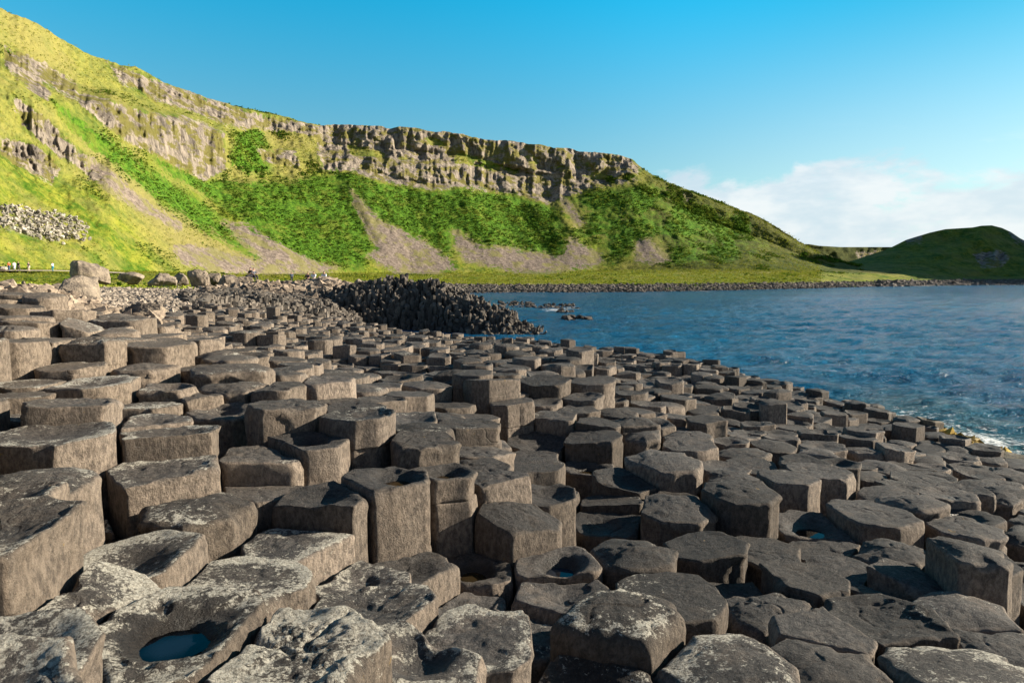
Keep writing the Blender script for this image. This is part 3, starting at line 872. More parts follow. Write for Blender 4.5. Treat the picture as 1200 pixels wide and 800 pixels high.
ROCKP = [[(20,60),(60,78),(92,100),(88,116),(55,100),(12,80)],
         [(125,73),(200,101),(300,134),(380,150),(380,160),(300,150),(285,152),(225,132),(170,112),(140,95)],
         [(82,108),(120,116),(170,132),(215,136),(262,156),(264,200),(240,212),(200,190),(150,166),(112,140)],
         [(5,55),(28,72),(50,92),(58,110),(55,118),(30,98),(5,78)],
         [(14,112),(60,142),(100,185),(98,200),(72,186),(30,150)],
         [(2,160),(45,172),(72,198),(62,216),(28,198),(0,182)],
         [(95,196),(118,203),(122,214),(104,210)],
         [(300,175),(345,178),(352,195),(310,190)],
         [(376,143),(470,144),(560,157),(640,166),(732,181),(752,196),(742,215),(700,219),(668,228),(645,238),(600,227),(540,219),(500,222),(450,213),(410,200),(378,203),(372,180)],
         [(800,226),(812,228),(806,236)]]
LEDGE = [[(398,168),(420,172),(470,182),(500,176),(545,180),(600,196),(640,204),(660,206),(600,206),(560,196),(500,190),(440,186),(400,182)],
         [(500,155),(530,172),(528,190),(505,180)],[(600,172),(640,186),(660,196),(640,200),(618,192)],[(660,170),(690,190),(700,212),(680,205)],
         [(690,200),(760,205),(760,216),(700,216)]]
PALE = [[(-30,240),(20,243),(45,250),(70,252),(96,260),(100,268),(94,283),(78,278),(60,281),(30,272),(0,268),(-30,262)]]


def union(pu, pv, polys, soft=3.0):
    r = np.zeros(pu.shape)
    for p in polys: r = np.maximum(r, poly_mask(pu, pv, p, soft))
    return r


scree = union(UUr, VVr, SCREE, 9); brak = union(UUr, VVr, BRAK, 13); rock = union(UUr, VVr, ROCKP, 6); ledge = union(UUr, VVr, LEDGE, 3); pale = union(UUr, VVr, PALE, 5)
rock = rock * (1 - .85 * ledge * sstep(-.25, .25, fbm(UUr * .05, VVr * .09, 0, 3, 75)))
brak = brak * (1 - sstep(640, 700, UUr) * .55 * sstep(-.2, .25, fbm(UUr * .04, VVr * .06, 0, 4, 76)))
scree = scree * (1 - sstep(322, 325, VVr)); brak = brak * (1 - rock)
# relief: pushed along the line of sight so that the skyline stays put
rel = YYr / 400
cl = sstep(4.85, 5.15, SG) * sstep(8.3, 7.9, SG)            # cliff band
tl = sstep(3.95, 4.5, SG) * sstep(5.2, 4.8, SG)
lf = sstep(260, 60, UUr)
d = 10 * fbm(UUr * .012, SG * .4, 0, 3, 80) * (cl + .55 * tl)
d += cl * rock * (7.5 * np.abs(fbm(UUr * .045, SG * .45, 0, 3, 81)) ** .8 - 2.5 + 2.2 * fbm(UUr * .16, SG * 1.1, 0, 3, 82) + 2.4 * fbm(UUr * .025, SG * 2.6, 0, 3, 182) + 1.2 * fbm(UUr * .42, SG * 1.4, 0, 2, 83))
d += 3.0 * ledge * cl
# gullies and spurs running down the slope
gx = UUr + (VVr - 250) * -.55
d += tl * (5.0 * fbm(gx * .02, 0 * gx, 0, 2, 84) + 1.8 * fbm(gx * .07, SG * .3, 0, 3, 85)) * sstep(3.9, 4.2, SG)
d += (tl + cl) * 1.6 * fbm(UUr * .18, VVr * .22, 0, 4, 86) * (1 - .5 * scree)
# stepped outcrops on the near left slope
d += rock * lf * (4.0 * fbm(UUr * .07, VVr * .07, 0, 5, 87, .62) + 3 * sstep(.05, .2, fbm(UUr * .05, VVr * .06, 0, 3, 187)))
d += tl * lf * 2.2 * fbm(UUr * .05, VVr * .05, 0, 5, 188)
# grassy right-hand hill: broad swell, its hollow shaped to hold a shaded patch
d += sstep(740, 790, UUr) * (9 * np.exp(-(((UUr - 835) / 45) ** 2 + ((VVr - 278) / 22) ** 2)) + 3.5 * fbm(UUr * .03, VVr * .05, 0, 4, 88)) * sstep(3.9, 4.3, SG)
d = d * rel * sstep(3.7, 4.3, SG)
r_ = (Y + d) / Y; X, Y, Z = X * r_, Y * r_, Z * r_
Z += (.25 * fbm(X * .08, Y * .08, 0, 3, 89) + .45 * fbm(X * .25, Y * .25, 0, 3, 189)) * sstep(1.0, 2.0, SG) * sstep(4, 3.4, SG)
nz = fbm(X * .35, Y * .35, Z * .35, 3, 90)
Z += nz * .35 * sstep(3.2, 4, SG)
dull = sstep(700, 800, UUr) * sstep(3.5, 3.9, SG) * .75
beach = sstep(2.0, 1.7, SG) * sstep(430, 470, UUr)
dry = np.clip(poly_mask(UUr, VVr, [(90,150),(150,195),(215,245),(300,290),(330,320),(230,318),(170,270),(120,215)], 14) * .9 + .5 * (1 - np.clip(rock + brak + scree, 0, 1)) * cl, 0, 1)
scr_a = np.maximum(scree, beach)
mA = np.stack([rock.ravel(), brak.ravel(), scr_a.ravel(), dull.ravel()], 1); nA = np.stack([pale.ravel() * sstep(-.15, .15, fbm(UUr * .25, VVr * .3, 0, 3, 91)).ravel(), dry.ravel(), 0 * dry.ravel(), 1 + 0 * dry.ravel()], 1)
HILL = (X, Y, Z, UUr, VVr, SG, scree, brak, rock)
o = link('hillside', build_mesh('hillside', np.stack([X, Y, Z], 2).reshape(-1, 3), [grid_faces(*X.shape)], {'m': mA, 'n': nA}, True, [M_HILL])); o['kind'] = 'structure'


def hill_sheet(name, U, rowsK, cnt, dullv, rockpolys, seed, amp):
    KV = [interp_rows(U, k) for k in rowsK]; rv, ry, seg = [], [], []
    for k in range(len(rowsK) - 1):
        for j in range(cnt[k] + (k == len(rowsK) - 2)):
            f = j / cnt[k]; rv.append(KV[k][0] * (1 - f) + KV[k + 1][0] * f); ry.append(KV[k][1] * (1 - f) + KV[k + 1][1] * f); seg.append(k + f)
    V_, Y_ = np.array(rv), np.array(ry); S_ = np.array(seg)[:, None] + 0 * V_; U_ = U[None] + 0 * V_
    rock = union(U_, V_, rockpolys, 4) if rockpolys else 0 * V_
    X, Y, Z = at(U_, V_, Y_)
    d = amp * (4 * fbm(U_ * .02, V_ * .05, 0, 4, seed) + 1.2 * fbm(U_ * .12, V_ * .15, 0, 4, seed + 1)) + rock * amp * 2.5 * fbm(U_ * .15, S_ * 1.0, 0, 3, seed + 2)
    d = d * sstep(1.8, 2.6, S_); r_ = (Y + d) / Y
    X, Y, Z = X * r_, Y * r_, Z * r_
    beach = sstep(2.0, 1.7, S_)
    m = np.stack([rock.ravel(), 0 * rock.ravel(), beach.ravel(), np.full(rock.size, dullv)], 1); n_ = np.zeros((rock.size, 4)); n_[:, 3] = 1
    o = link(name, build_mesh(name, np.stack([X, Y, Z], 2).reshape(-1, 3), [grid_faces(*X.shape)], {'m': m, 'n': n_}, True, [M_HILL])); o['kind'] = 'structure'
    return X, Y, Z, U_, V_, S_


# the headland across the bay; its unseen right-hand rise is added to shade it
HB = np.concatenate([np.arange(930, 1300, 1.6), np.arange(1300, 2600, 8.0)])
B0 = [(930,343,200),(1050,341,250),(1150,339.5,300),(1300,339,300),(1900,342,240),(2600,350,180)]
B1 = [(930,337.6,229),(1050,335.2,287),(1150,333.6,347),(1300,333.4,357),(1900,334.6,307),(2600,338,220)]
B2 = [(930,333,240),(1050,331.5,298),(1150,330,360),(1300,329.8,372),(1900,331,320),(2600,333,232)]
B3 = [(930,326,300),(1000,326,320),(1050,325.5,345),(1150,324,385),(1300,323,400),(1900,322,345),(2600,318,250)]
B4 = [(930,320,380),(960,319,390),(1000,313,400),(1050,303,415),(1100,296,425),(1150,294,430),(1200,296,435),(1300,262,440),(1500,190,430),(1900,150,390),(2600,150,290)]
B5 = [(930,319,420),(955,318,430),(1000,305,440),(1018,299,445),(1040,292,450),(1062,281,455),(1070,278.5,457),(1090,272.5,460),(1108,268.5,463),(1140,266.5,465),(1150,264.5,466),(1162,264,467),(1174,267,468),(1185,272,468),(1195,279,467),(1203,283,465),(1235,286,465),(1300,225,470),(1400,130,470),(1500,70,465),(1900,20,430),(2600,40,330)]
B6 = [(930,322,520),(1000,310,540),(1060,288,560),(1150,275,570),(1200,290,570),(1300,250,580),(1500,120,580),(1900,120,540),(2600,120,440)]
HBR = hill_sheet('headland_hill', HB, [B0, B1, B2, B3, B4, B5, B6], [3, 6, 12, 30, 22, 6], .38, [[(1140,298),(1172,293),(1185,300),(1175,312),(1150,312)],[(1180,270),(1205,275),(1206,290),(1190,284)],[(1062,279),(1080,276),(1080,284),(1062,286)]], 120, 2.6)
# the farthest cliff, seen through the gap
HCu = np.arange(900, 1120, 1.5)
C0 = [(900,327,520),(1120,327,560)]; C1 = [(900,320,600),(1120,320,640)]; C2 = [(900,313,640),(1120,313,690)]
C3 = [(900,288,655),(948,286,660),(960,288,668),(985,289.5,680),(1045,289.5,705),(1120,289,715)]; C4 = [(900,293,800),(1120,294,850)]
hill_sheet('distant_cliff', HCu, [C0, C1, C2, C3, C4], [4, 10, 24, 5], 1.0, [[(1005,295),(1030,295),(1030,312),(1005,308)]], 130, 3.2)  # darkest grass tone paints the cliff's shade into its colour

# ------------------------------------------------------------------ sea
us = np.linspace(-150, 2300, 700); ys = np.exp(np.linspace(math.log(7.5), math.log(420), 420))
UU, YY = np.meshgrid(us, ys); XX = (UU - CU) / F * YY
D_ = np.hypot(XX, YY)
def wav(k, ang, ph): return np.sin((XX * math.cos(ang) + YY * math.sin(ang)) * k + ph + 1.5 * fbm(XX * .15, YY * .15, ph, 2, 140))
sx, sy = XX * .75 - YY * .2, YY * 1.5 + XX * .3
wz = .12 * (1 - 2 * np.abs(fbm(sx * .55, sy * .55, 0, 3, 141))) + .075 * fbm(sx * 1.5, sy * 1.5, 1, 4, 142) + .05 * wav(1.1, 1.9, .4) + .035 * wav(1.9, 1.3, 2.)
wz = wz * sstep(260, 40, D_)
eS, _ = edge_signed(XX, YY)
fr = sstep(9, 2.5, eS) * sstep(900, 1090, UU) * (YY < 26)
foam_glint = np.clip(.9 * fr, 0, 1)
foam_glint = np.maximum(foam_glint, .45 * sstep(5.5, 1.5, eS))
# white water round the reef rocks and the spit
for (u, v, ru, rv_, am) in [(650,364,30,3.0,.95),(668,362,20,3,.9),(632,382,14,5,.6),(680,376,12,3,.6),(765,378,16,2.5,.6),(538,394,10,3,.9),(820,341,12,1.6,.9),(640,368,45,4,.5),(1090,338,40,1.2,.35)]:
    fx, fy = on_level(u, v, SEA); d0_ = fy; ex = ru / F * d0_; ey = rv_ * d0_ * d0_ / (F * 3.3)
    foam_glint = np.maximum(foam_glint, am * np.exp(-(((XX - fx) / ex) ** 2 + ((YY - fy) / ey) ** 2)))
foam_glint = np.maximum(foam_glint, .19 + .12 * sstep(700, 1100, UU) * sstep(40, 14, YY))  # white flecks all over, painted in as glints and small whitecaps
shal = np.clip(.9 * fr + .25 * sstep(4, .5, eS), 0, 1)
fc = np.stack([foam_glint.ravel(), shal.ravel(), 0 * foam_glint.ravel(), 1 + 0 * foam_glint.ravel()], 1)
o = link('sea', build_mesh('sea', np.stack([XX, YY, SEA + wz], 2).reshape(-1, 3), [grid_faces(*XX.shape)], {'f': fc}, True, [M_SEA])); o['kind'] = 'structure'

# ------------------------------------------------------------------ loose stones
def stone_template(seed, sub=1, prism=False):
    import bmesh
    bm = bmesh.new()
    if prism:
        k = 6; tv = []
        for z in (0, 1):
            for a in range(k):
                r = 1 + .12 * math.sin(seed + a * 2.3); tv.append((r * math.cos(a * 2 * math.pi / k), r * math.sin(a * 2 * math.pi / k), z + .08 * math.sin(seed * 3 + a)))
        F_ = [[a, (a + 1) % k, k + (a + 1) % k, k + a] for a in range(k)]
        tv.append((0, 0, 1.02)); tv = np.array(tv)
        Tt = [[k + a, k + (a + 1) % k, 2 * k] for a in range(k)]
        bm.free(); return tv, np.array(F_), np.array(Tt)
    bmesh.ops.create_icosphere(bm, subdivisions=sub, radius=1)
    V = np.array([v.co[:] for v in bm.verts]); T = np.array([[v.index for v in f.verts] for f in bm.faces]); bm.free()
    V = np.clip(V * 1.25, -.82, .82)
    V = V * (1 + .25 * vnoise(V[:, 0] * 1.5 + seed, V[:, 1] * 1.5, V[:, 2] * 1.5, seed))[:, None]
    return V, None, T


def scatter(name, pts, sizes, mat, label, cat, seed=0, prism=False, tilt=.5, stretch=(1, 1, .7), sub=1, wet_dark=None, smooth=False, hgt=None):
    r = np.random.default_rng(seed); n = len(pts); VV, QQ, TT, CC = [], [], [], []; off = 0
    tmpl = [stone_template(seed * 10 + k, sub, prism) for k in range(6)]; ch = r.integers(0, 6, n)
    for k in range(6):
        m = np.where(ch == k)[0]
        if not len(m): continue
        tv, tq, tt = tmpl[k]; s = sizes[m]
        S = np.stack([s * r.uniform(.7, 1.3, len(m)) * stretch[0], s * r.uniform(.7, 1.3, len(m)) * stretch[1], (s * r.uniform(.7, 1.3, len(m)) * stretch[2]) if hgt is None else hgt[m]], 1)
        if prism: S[:, 1] = S[:, 0]
        V = tv[None] * S[:, None]
        ax, ay, az = r.normal(0, tilt, len(m)), r.normal(0, tilt, len(m)), r.uniform(0, 6.28, len(m))
        c, s_ = np.cos(az)[:, None], np.sin(az)[:, None]; V[..., 0], V[..., 1] = V[..., 0] * c - V[..., 1] * s_, V[..., 0] * s_ + V[..., 1] * c
        c, s_ = np.cos(ax)[:, None], np.sin(ax)[:, None]; V[..., 1], V[..., 2] = V[..., 1] * c - V[..., 2] * s_, V[..., 1] * s_ + V[..., 2] * c
        c, s_ = np.cos(ay)[:, None], np.sin(ay)[:, None]; V[..., 0], V[..., 2] = V[..., 0] * c + V[..., 2] * s_, -V[..., 0] * s_ + V[..., 2] * c
        V = V + pts[m][:, None]
        nv = len(tv); o_ = off + np.arange(len(m))[:, None, None] * nv
        TT.append((tt[None] + o_).reshape(-1, 3))
        if tq is not None: QQ.append((tq[None] + o_).reshape(-1, 4))
        C = np.zeros((len(m), nv, 4)); C[..., 3] = 1; C[..., 0] = r.random(len(m))[:, None]
        if wet_dark is not None: C[..., 1] = wet_dark[m][:, None]
        CC.append(C.reshape(-1, 4)); VV.append(V.reshape(-1, 3)); off += len(m) * nv
    fl = [np.vstack(TT)] + ([np.vstack(QQ)] if QQ else [])
    me = build_mesh(name, np.vstack(VV), fl, {'c': np.vstack(CC)}, smooth, [mat])
    return tag(link(name, me), label, cat, None, 'stuff')


def rand_uv(n, u0, u1, y0, y1, r):
    """random ground points between two distances over a range of directions, even in area"""
    y = np.sqrt(r.uniform(y0 ** 2, y1 ** 2, n)); u = r.uniform(u0, u1, n); return (u - CU) / F * y, y, u

rr_ = np.random.default_rng(21)
x, y, u = rand_uv(11000, -300, 205, 7.8, 26, rr_); k = (y > ymax(u) - .5) & (y < np.interp(u, [-300, 60, 100, 205], [24, 24, 20, 18])); x, y = x[k], y[k]
bumpz = .22 * np.abs(fbm(x * .4, y * .4, 0, 2, 151))
pts = np.stack([x, y, ground_z(x, y) + bumpz + .0], 1)
scatter('broken_stone_rubble', pts, rr_.uniform(.035, .10, len(pts)) * np.where(rr_.random(len(pts)) < .06, 2.0, 1), M_RUB, 'tan rubble of broken column stones at the far left behind the big columns', 'rubble', 1, tilt=.5, stretch=(1.2, 1, .75), sub=1)
x, y, u = rand_uv(15000, 60, 330, 20, 58, rr_); k = (y > np.interp(u, [60, 180, 210, 330], [20, 17, 24, 36])); x, y, u = x[k], y[k], u[k]
pts = np.stack([x, y, ground_z(x, y) + .04], 1)
cob_dark = sstep(205, 260, u) * sstep(48, 34, y) * .6  # cobbles darker towards the right and the near side
scatter('cobble_beach', pts, rr_.uniform(.10, .22, len(pts)) * np.clip(y / 42, .45, 1), M_COB, 'grey rounded cobbles covering the flat ground behind the columns', 'cobbles', 2, tilt=.6, wet_dark=cob_dark)
# far shore boulders along the waterline
n = 9000; ii = rr_.uniform(330, 1060, n); f = rr_.uniform(.55, 2.0, n)
kv = [np.array(interp_rows(ii, k)) for k in (K0, K1, K2)]
vv = np.where(f < 1, kv[0][0] * (1 - f) + kv[1][0] * f, kv[1][0] * (2 - f) + kv[2][0] * (f - 1)); yy = np.where(f < 1, kv[0][1] * (1 - f) + kv[1][1] * f, kv[1][1] * (2 - f) + kv[2][1] * (f - 1))
keep = ii > 420; X1, Y1, Z1 = at(ii, vv, yy); pts = np.stack([X1, Y1, Z1], 1)[keep]; f = f[keep]
scatter('shore_boulders', pts, rr_.uniform(.22, .75, len(pts)) ** 1.2, M_DRK, 'dark boulders lining the far shore of the bay', 'shore boulders', 3, tilt=.5, wet_dark=.7 * sstep(1.2, .9, f))
n = 5200; ii = rr_.uniform(1030, 1320, n); f = rr_.uniform(.6, 2.1, n)
kv = [np.array(interp_rows(ii, k)) for k in (B0, B1, B2, B3)]
vv = np.where(f < 1, kv[0][0] * (1 - f) + kv[1][0] * f, kv[1][0] * (2 - f) + kv[2][0] * (f - 1)); yy = np.where(f < 1, kv[0][1] * (1 - f) + kv[1][1] * f, kv[1][1] * (2 - f) + kv[2][1] * (f - 1))
vv = np.where(f > 2, kv[2][0], vv); yy = np.where(f > 2, kv[2][1], yy)
X1, Y1, Z1 = at(ii, vv, yy)
scatter('headland_shore_stones', np.stack([X1, Y1, Z1], 1), rr_.uniform(.5, 1.7, n), M_DRK, 'dark stones along the foot of the shaded headland at right', 'shore stones', 4, tilt=.5)
# pale stones on the left slope
cand_ = np.where((pale.ravel() > .35))[0]; pk = rr_.choice(cand_, 900); jx = rr_.normal(0, .8, (900, 3))
pts = np.stack([X_ := HILL[0].ravel()[pk], HILL[1].ravel()[pk], HILL[2].ravel()[pk] + .1], 1) + jx * np.array([1, 1, .4])
M_PAL = mat_stone('pale_stone', (.17, .15, .12), (.46, .42, .35), 1, .5, .05)
scatter('pale_stone_scree', pts, rr_.uniform(.15, .5, 900), M_PAL, 'band of whitish stones scattered across the left grassy slope', 'pale stones', 5, tilt=.6)

# ------------------------------------------------------------------ the dark spit of leaning columns in front of the bay
RU = [330, 360, 395, 430, 460, 490, 535, 570, 597, 612]
RY = [50, 49, 48, 47, 46.5, 46, 44.5, 43.2, 42.4, 42]
RZ = [at(u_, v_, y_)[2].item() for u_, v_, y_ in zip(RU, [352, 347, 342, 332, 329, 332, 344, 359, 371, 380], RY)]
RX = [at(u_, 350, y_)[0].item() for u_, y_ in zip(RU, RY)]
RX, RYa, RZ = np.array(RX), np.array(RY, float), np.array(RZ)
def spit_z(x, y):
    yr = np.interp(x, RX, RYa); zr = np.interp(x, RX, RZ); dn = yr - y
    base = np.interp(x, [RX[0], RX[2], RX[4], RX[-1]], [-1.9, -2.5, -3.4, -3.6])
    hw = 4.6 * np.interp(x, [RX[0], RX[3], RX[6], RX[-1]], [.8, 1, .8, .5])
    t_ = np.where(dn > 0, dn / hw, -dn / (hw * 1.3))
    end = sstep(RX[-1] + 1.2, RX[-1] - .6, x) * sstep(RX[0] - 4, RX[0] + 1, x)
    prof = np.clip(1 - t_ ** 1.6, 0, 1) * end
    return base + (zr - base) * prof + .35 * fbm(x * .6, y * .6, 0, 3, 161) * np.sign(prof), prof
gx_ = np.linspace(RX[0] - 5, RX[-1] + 2, 150); gy_ = np.linspace(36, 57, 110); GX, GY = np.meshgrid(gx_, gy_); GZ, PF = spit_z(GX, GY)
GZ = np.where(PF > 0, GZ - .45, GZ - 1.2)
cc_ = np.zeros((GX.size, 4)); cc_[:, 0] = .2; cc_[:, 1] = .5; cc_[:, 3] = 1
o = link('spit_rock', build_mesh('spit_rock', np.stack([GX, GY, GZ], 2).reshape(-1, 3), [grid_faces(*GX.shape)], {'c': cc_}, True, [M_DRK])); o['kind'] = 'structure'
px_, py_ = [], []
for a in np.arange(RX[0] - 4, RX[-1] + 1.3, .29):
    for b in np.arange(37, 50.5, .29):
        px_.append(a + rr_.uniform(-.13, .13)); py_.append(b + rr_.uniform(-.13, .13))
px_, py_ = np.array(px_), np.array(py_); pz_, pf = spit_z(px_, py_); k = pf > .02; px_, py_, pz_, pf = px_[k], py_[k], pz_[k], pf[k]
uu_ = CU + F * px_ / py_
up = rr_.normal(0, .06, len(px_)) + .12 * vnoise(px_ * .8, py_ * .8, 0, 162) + np.where(rr_.random(len(px_)) < .12, .2, 0)
hg = 1.4 + 0 * px_; base = np.stack([px_, py_, pz_ - 1.25 + up], 1)
scatter('spit_columns', base, rr_.uniform(.12, .165, len(px_)), M_DRK, 'dark ridge of broken standing columns running into the bay', 'column ridge', 6, prism=True, tilt=.05, hgt=hg, wet_dark=.18 + .5 * sstep(-1.2, -3.0, pz_))  # darkening paints in the ridge's shade, with wet stone low down
# loose leaning blocks at the seaward tip and on the reef
n = 380; tx = rr_.uniform(RX[6], RX[-1] + 1.2, n); ty = np.interp(tx, RX, RYa) - rr_.uniform(-1, 3.4, n); tz, _p = spit_z(tx, ty)
scatter('fallen_columns', np.stack([tx, ty, np.maximum(tz, SEA - .1) - .1], 1), rr_.uniform(.08, .14, n), M_DRK, 'fallen sunlit column pieces at the tip of the dark ridge', 'fallen columns', 7, prism=True, tilt=.75, hgt=rr_.uniform(.3, .65, n))
pr = []
for (u0, u1, v0, v1, n) in [(585,625,355,361,110),(622,676,358,362,90),(655,672,366,368,24),(664,690,373,377,40)]:
    for _ in range(n):
        u_, v_ = rr_.uniform(u0, u1), rr_.uniform(v0, v1); a, b = on_level(u_, v_, SEA); pr.append((a, b, SEA + rr_.uniform(-.15, .2)))
pr = np.array(pr); scatter('reef_rocks', pr, rr_.uniform(.12, .32, len(pr)), M_DRK, 'low black reef rocks awash beside the ridge', 'reef rocks', 8, tilt=.4, wet_dark=np.full(len(pr), .6), stretch=(1.4, 1, .6))
x, y, u = rand_uv(9000, 215, 450, 29, 47, rr_); k = (y > np.interp(u, [215, 250, 350, 430, 450], [23, 30, 36, 38, 38]) - 1.5); x, y, u = x[k], y[k], u[k]
zz = ground_z(x, y) + .18 * vnoise(x * .7, y * .7, 0, 191)
scatter('low_dark_columns', np.stack([x, y, zz - .3], 1), rr_.uniform(.12, .2, len(x)), M_DRK, 'shadowed low broken columns between the pavement and the tan mound', 'broken columns', 11, prism=True, tilt=.12, hgt=rr_.uniform(.3, .62, len(x)))  # dark stone colour stands in for the shadow over these columns
# rough mound of tan blocks left of the ridge
x, y, u = rand_uv(5200, 238, 445, 44, 78, rr_)
top_v = np.interp(u, [238, 300, 350, 385, 420, 445], [343, 337, 335, 331, 338, 344])
hz = at(u, top_v, y)[2]; prof = np.exp(-((y - 62) / 9.0) ** 2); gz = ground_z(x, y)
zz = gz + (np.maximum(hz, gz) - gz) * prof + .5 * fbm(x * .35, y * .35, 0, 3, 171) * prof
scatter('tan_block_mound', np.stack([x, y, zz - .1], 1), rr_.uniform(.18, .5, len(x)), M_RUB, 'sunlit tan mound of tumbled blocks left of the dark ridge', 'block mound', 9, tilt=.6, stretch=(1.1, 1.1, .9), wet_dark=.7 * sstep(56, 48, y))  # blocks made darker on the near side
# mound core so that nothing shows through
U3, Y3 = np.meshgrid(np.linspace(225, 450, 90), np.linspace(44, 80, 60)); X3 = (U3 - CU) / F * Y3
h3 = at(U3, np.interp(U3, [225, 300, 350, 385, 420, 450], [344, 337, 335, 331, 338, 346]), Y3)[2]; g3 = ground_z(X3, Y3)
Z3 = g3 + (np.maximum(h3, g3) - g3) * np.exp(-((Y3 - 62) / 9.0) ** 2) + .5 * fbm(X3 * .35, Y3 * .35, 0, 3, 171) * np.exp(-((Y3 - 62) / 9.0) ** 2) - .3
cc_ = np.zeros((X3.size, 4)); cc_[:, 0] = .3; cc_[:, 3] = 1
o = link('mound_ground', build_mesh('mound_ground', np.stack([X3, Y3, Z3], 2).reshape(-1, 3), [grid_faces(*X3.shape)], {'c': cc_}, True, [M_RUB])); o['kind'] = 'structure'
# weed-covered rocks at the waterline, right
n = 1500; wu = rr_.uniform(1095, 1260, n); wt = rr_.uniform(.1, 2.2, n)
ex = np.interp(wu, [e[0] for e in EDGE], EP[:, 0]); ey = np.interp(wu, [e[0] for e in EDGE], EP[:, 1]); dd = np.array([.55, .83])
wp = np.stack([ex + dd[0] * wt, ey + dd[1] * wt, np.interp(wu, [e[0] for e in EDGE], EZ) - .02 - wt * .26], 1)
M_WEED = mat_stone('yellow_seaweed', (.16, .10, .018), (.46, .32, .06), 6, .9, .05)
scatter('seaweed_rocks', wp, rr_.uniform(.05, .13, n), M_WEED, 'yellow seaweed covered rocks at the waterline on the right edge', 'seaweed', 10, tilt=.5, stretch=(1.3, 1, .6))

# ------------------------------------------------------------------ vegetation
def tufts(name, P, size, mat, label, cat, seed, leaves=5, up=1.0, wide=.5):
    r = np.random.default_rng(seed); n = len(P)
    a = r.uniform(0, 6.28, (n, leaves)); el = r.uniform(.25, 1.2, (n, leaves)) * up; L = size[:, None] * r.uniform(.6, 1.2, (n, leaves)); wd = L * wide
    dx, dy, dz = np.cos(a) * np.cos(el), np.sin(a) * np.cos(el), np.sin(el)
    bx = P[:, 0, None] + r.normal(0, .35, (n, leaves)) * size[:, None]; by = P[:, 1, None] + r.normal(0, .35, (n, leaves)) * size[:, None]; bz = P[:, 2, None] - .1 * L
    px, py = -np.sin(a), np.cos(a)
    v0 = np.stack([bx - px * wd * .4, by - py * wd * .4, bz], -1); v1 = np.stack([bx + px * wd * .4, by + py * wd * .4, bz], -1)
    m = np.stack([bx + dx * L * .6, by + dy * L * .6, bz + dz * L * .7], -1)
    v2 = m + np.stack([px * wd * .5, py * wd * .5, 0 * px], -1); v4 = m - np.stack([px * wd * .5, py * wd * .5, 0 * px], -1)
    v3 = np.stack([bx + dx * L, by + dy * L, bz + dz * L * .85], -1)
    V = np.stack([v0, v1, v2, v3, v4], 2).reshape(-1, 3); k = np.arange(n * leaves)[:, None] * 5
    Q = k + np.array([[0, 1, 2, 4]]); T = k + np.array([[4, 2, 3]])
    C = np.zeros((len(V), 4)); C[:, 3] = 1; C[:, 0] = np.repeat(r.random(n * leaves), 5)
    return tag(link(name, build_mesh(name, V, [Q, T], {'c': C}, False, [mat])), label, cat, None, 'stuff')


Xh, Yh, Zh, Uh, Vh, Sh, sc_, bk_, rk_ = [a.ravel() for a in HILL]
infrm = (Uh > -80) & (Uh < 1010)
fx_ = fbm(Xh * .10, Yh * .10, Zh * .10, 4, 181)
w_ = ((bk_ + fx_ * 1.5 > .5) & infrm & (rk_ < .4) & (sc_ < .45)) * 1.0
pk = rr_.choice(len(Xh), 34000, p=w_ / w_.sum()); J = rr_.normal(0, .6, (len(pk), 3)) * np.array([1, 1, .25])
tufts('bracken', np.stack([Xh[pk], Yh[pk], Zh[pk]], 1) + J, np.clip(Yh[pk] / 300, .5, 1.3) * rr_.uniform(.3, .7, len(pk)) * np.where(rr_.random(len(pk)) < .06, 1.8, 1), M_BRK, 'dark green bracken covering the slope below the cliffs', 'bracken', 31, 5, 1.0, .7)
w_ = (((1 - np.clip(bk_ + sc_ + rk_, 0, 1)) > .6) & infrm & (Sh > 1.9) & (Sh < 8)) * np.where(Sh < 4, 5.0, .8) * (Uh < 960)
pk = rr_.choice(len(Xh), 40000, p=w_ / w_.sum()); J = rr_.normal(0, .7, (len(pk), 3)) * np.array([1, 1, .2])
tufts('slope_grass', np.stack([Xh[pk], Yh[pk], Zh[pk]], 1) + J, np.clip(Yh[pk] / 330, .25, 1.0) * rr_.uniform(.35, .8, len(pk)), M_GRA, 'yellow green rough grass on the slope and meadow', 'grass', 32, 5, 1.2, .35)
# near meadow fringe, left of the boulders
x, y, u = rand_uv(26000, -120, 330, 34, 74, rr_); k = (y > np.interp(u, [-120, 60, 75, 130, 200, 330], [23, 30, 44, 52, 54, 60])) ; x, y, u = x[k], y[k], u[k]
tufts('meadow_grass', np.stack([x, y, ground_z(x, y) + .02], 1), rr_.uniform(.18, .42, len(x)), M_GRM, 'bright green grass behind the rubble on the left', 'grass', 33, 7, 1.45, .22)

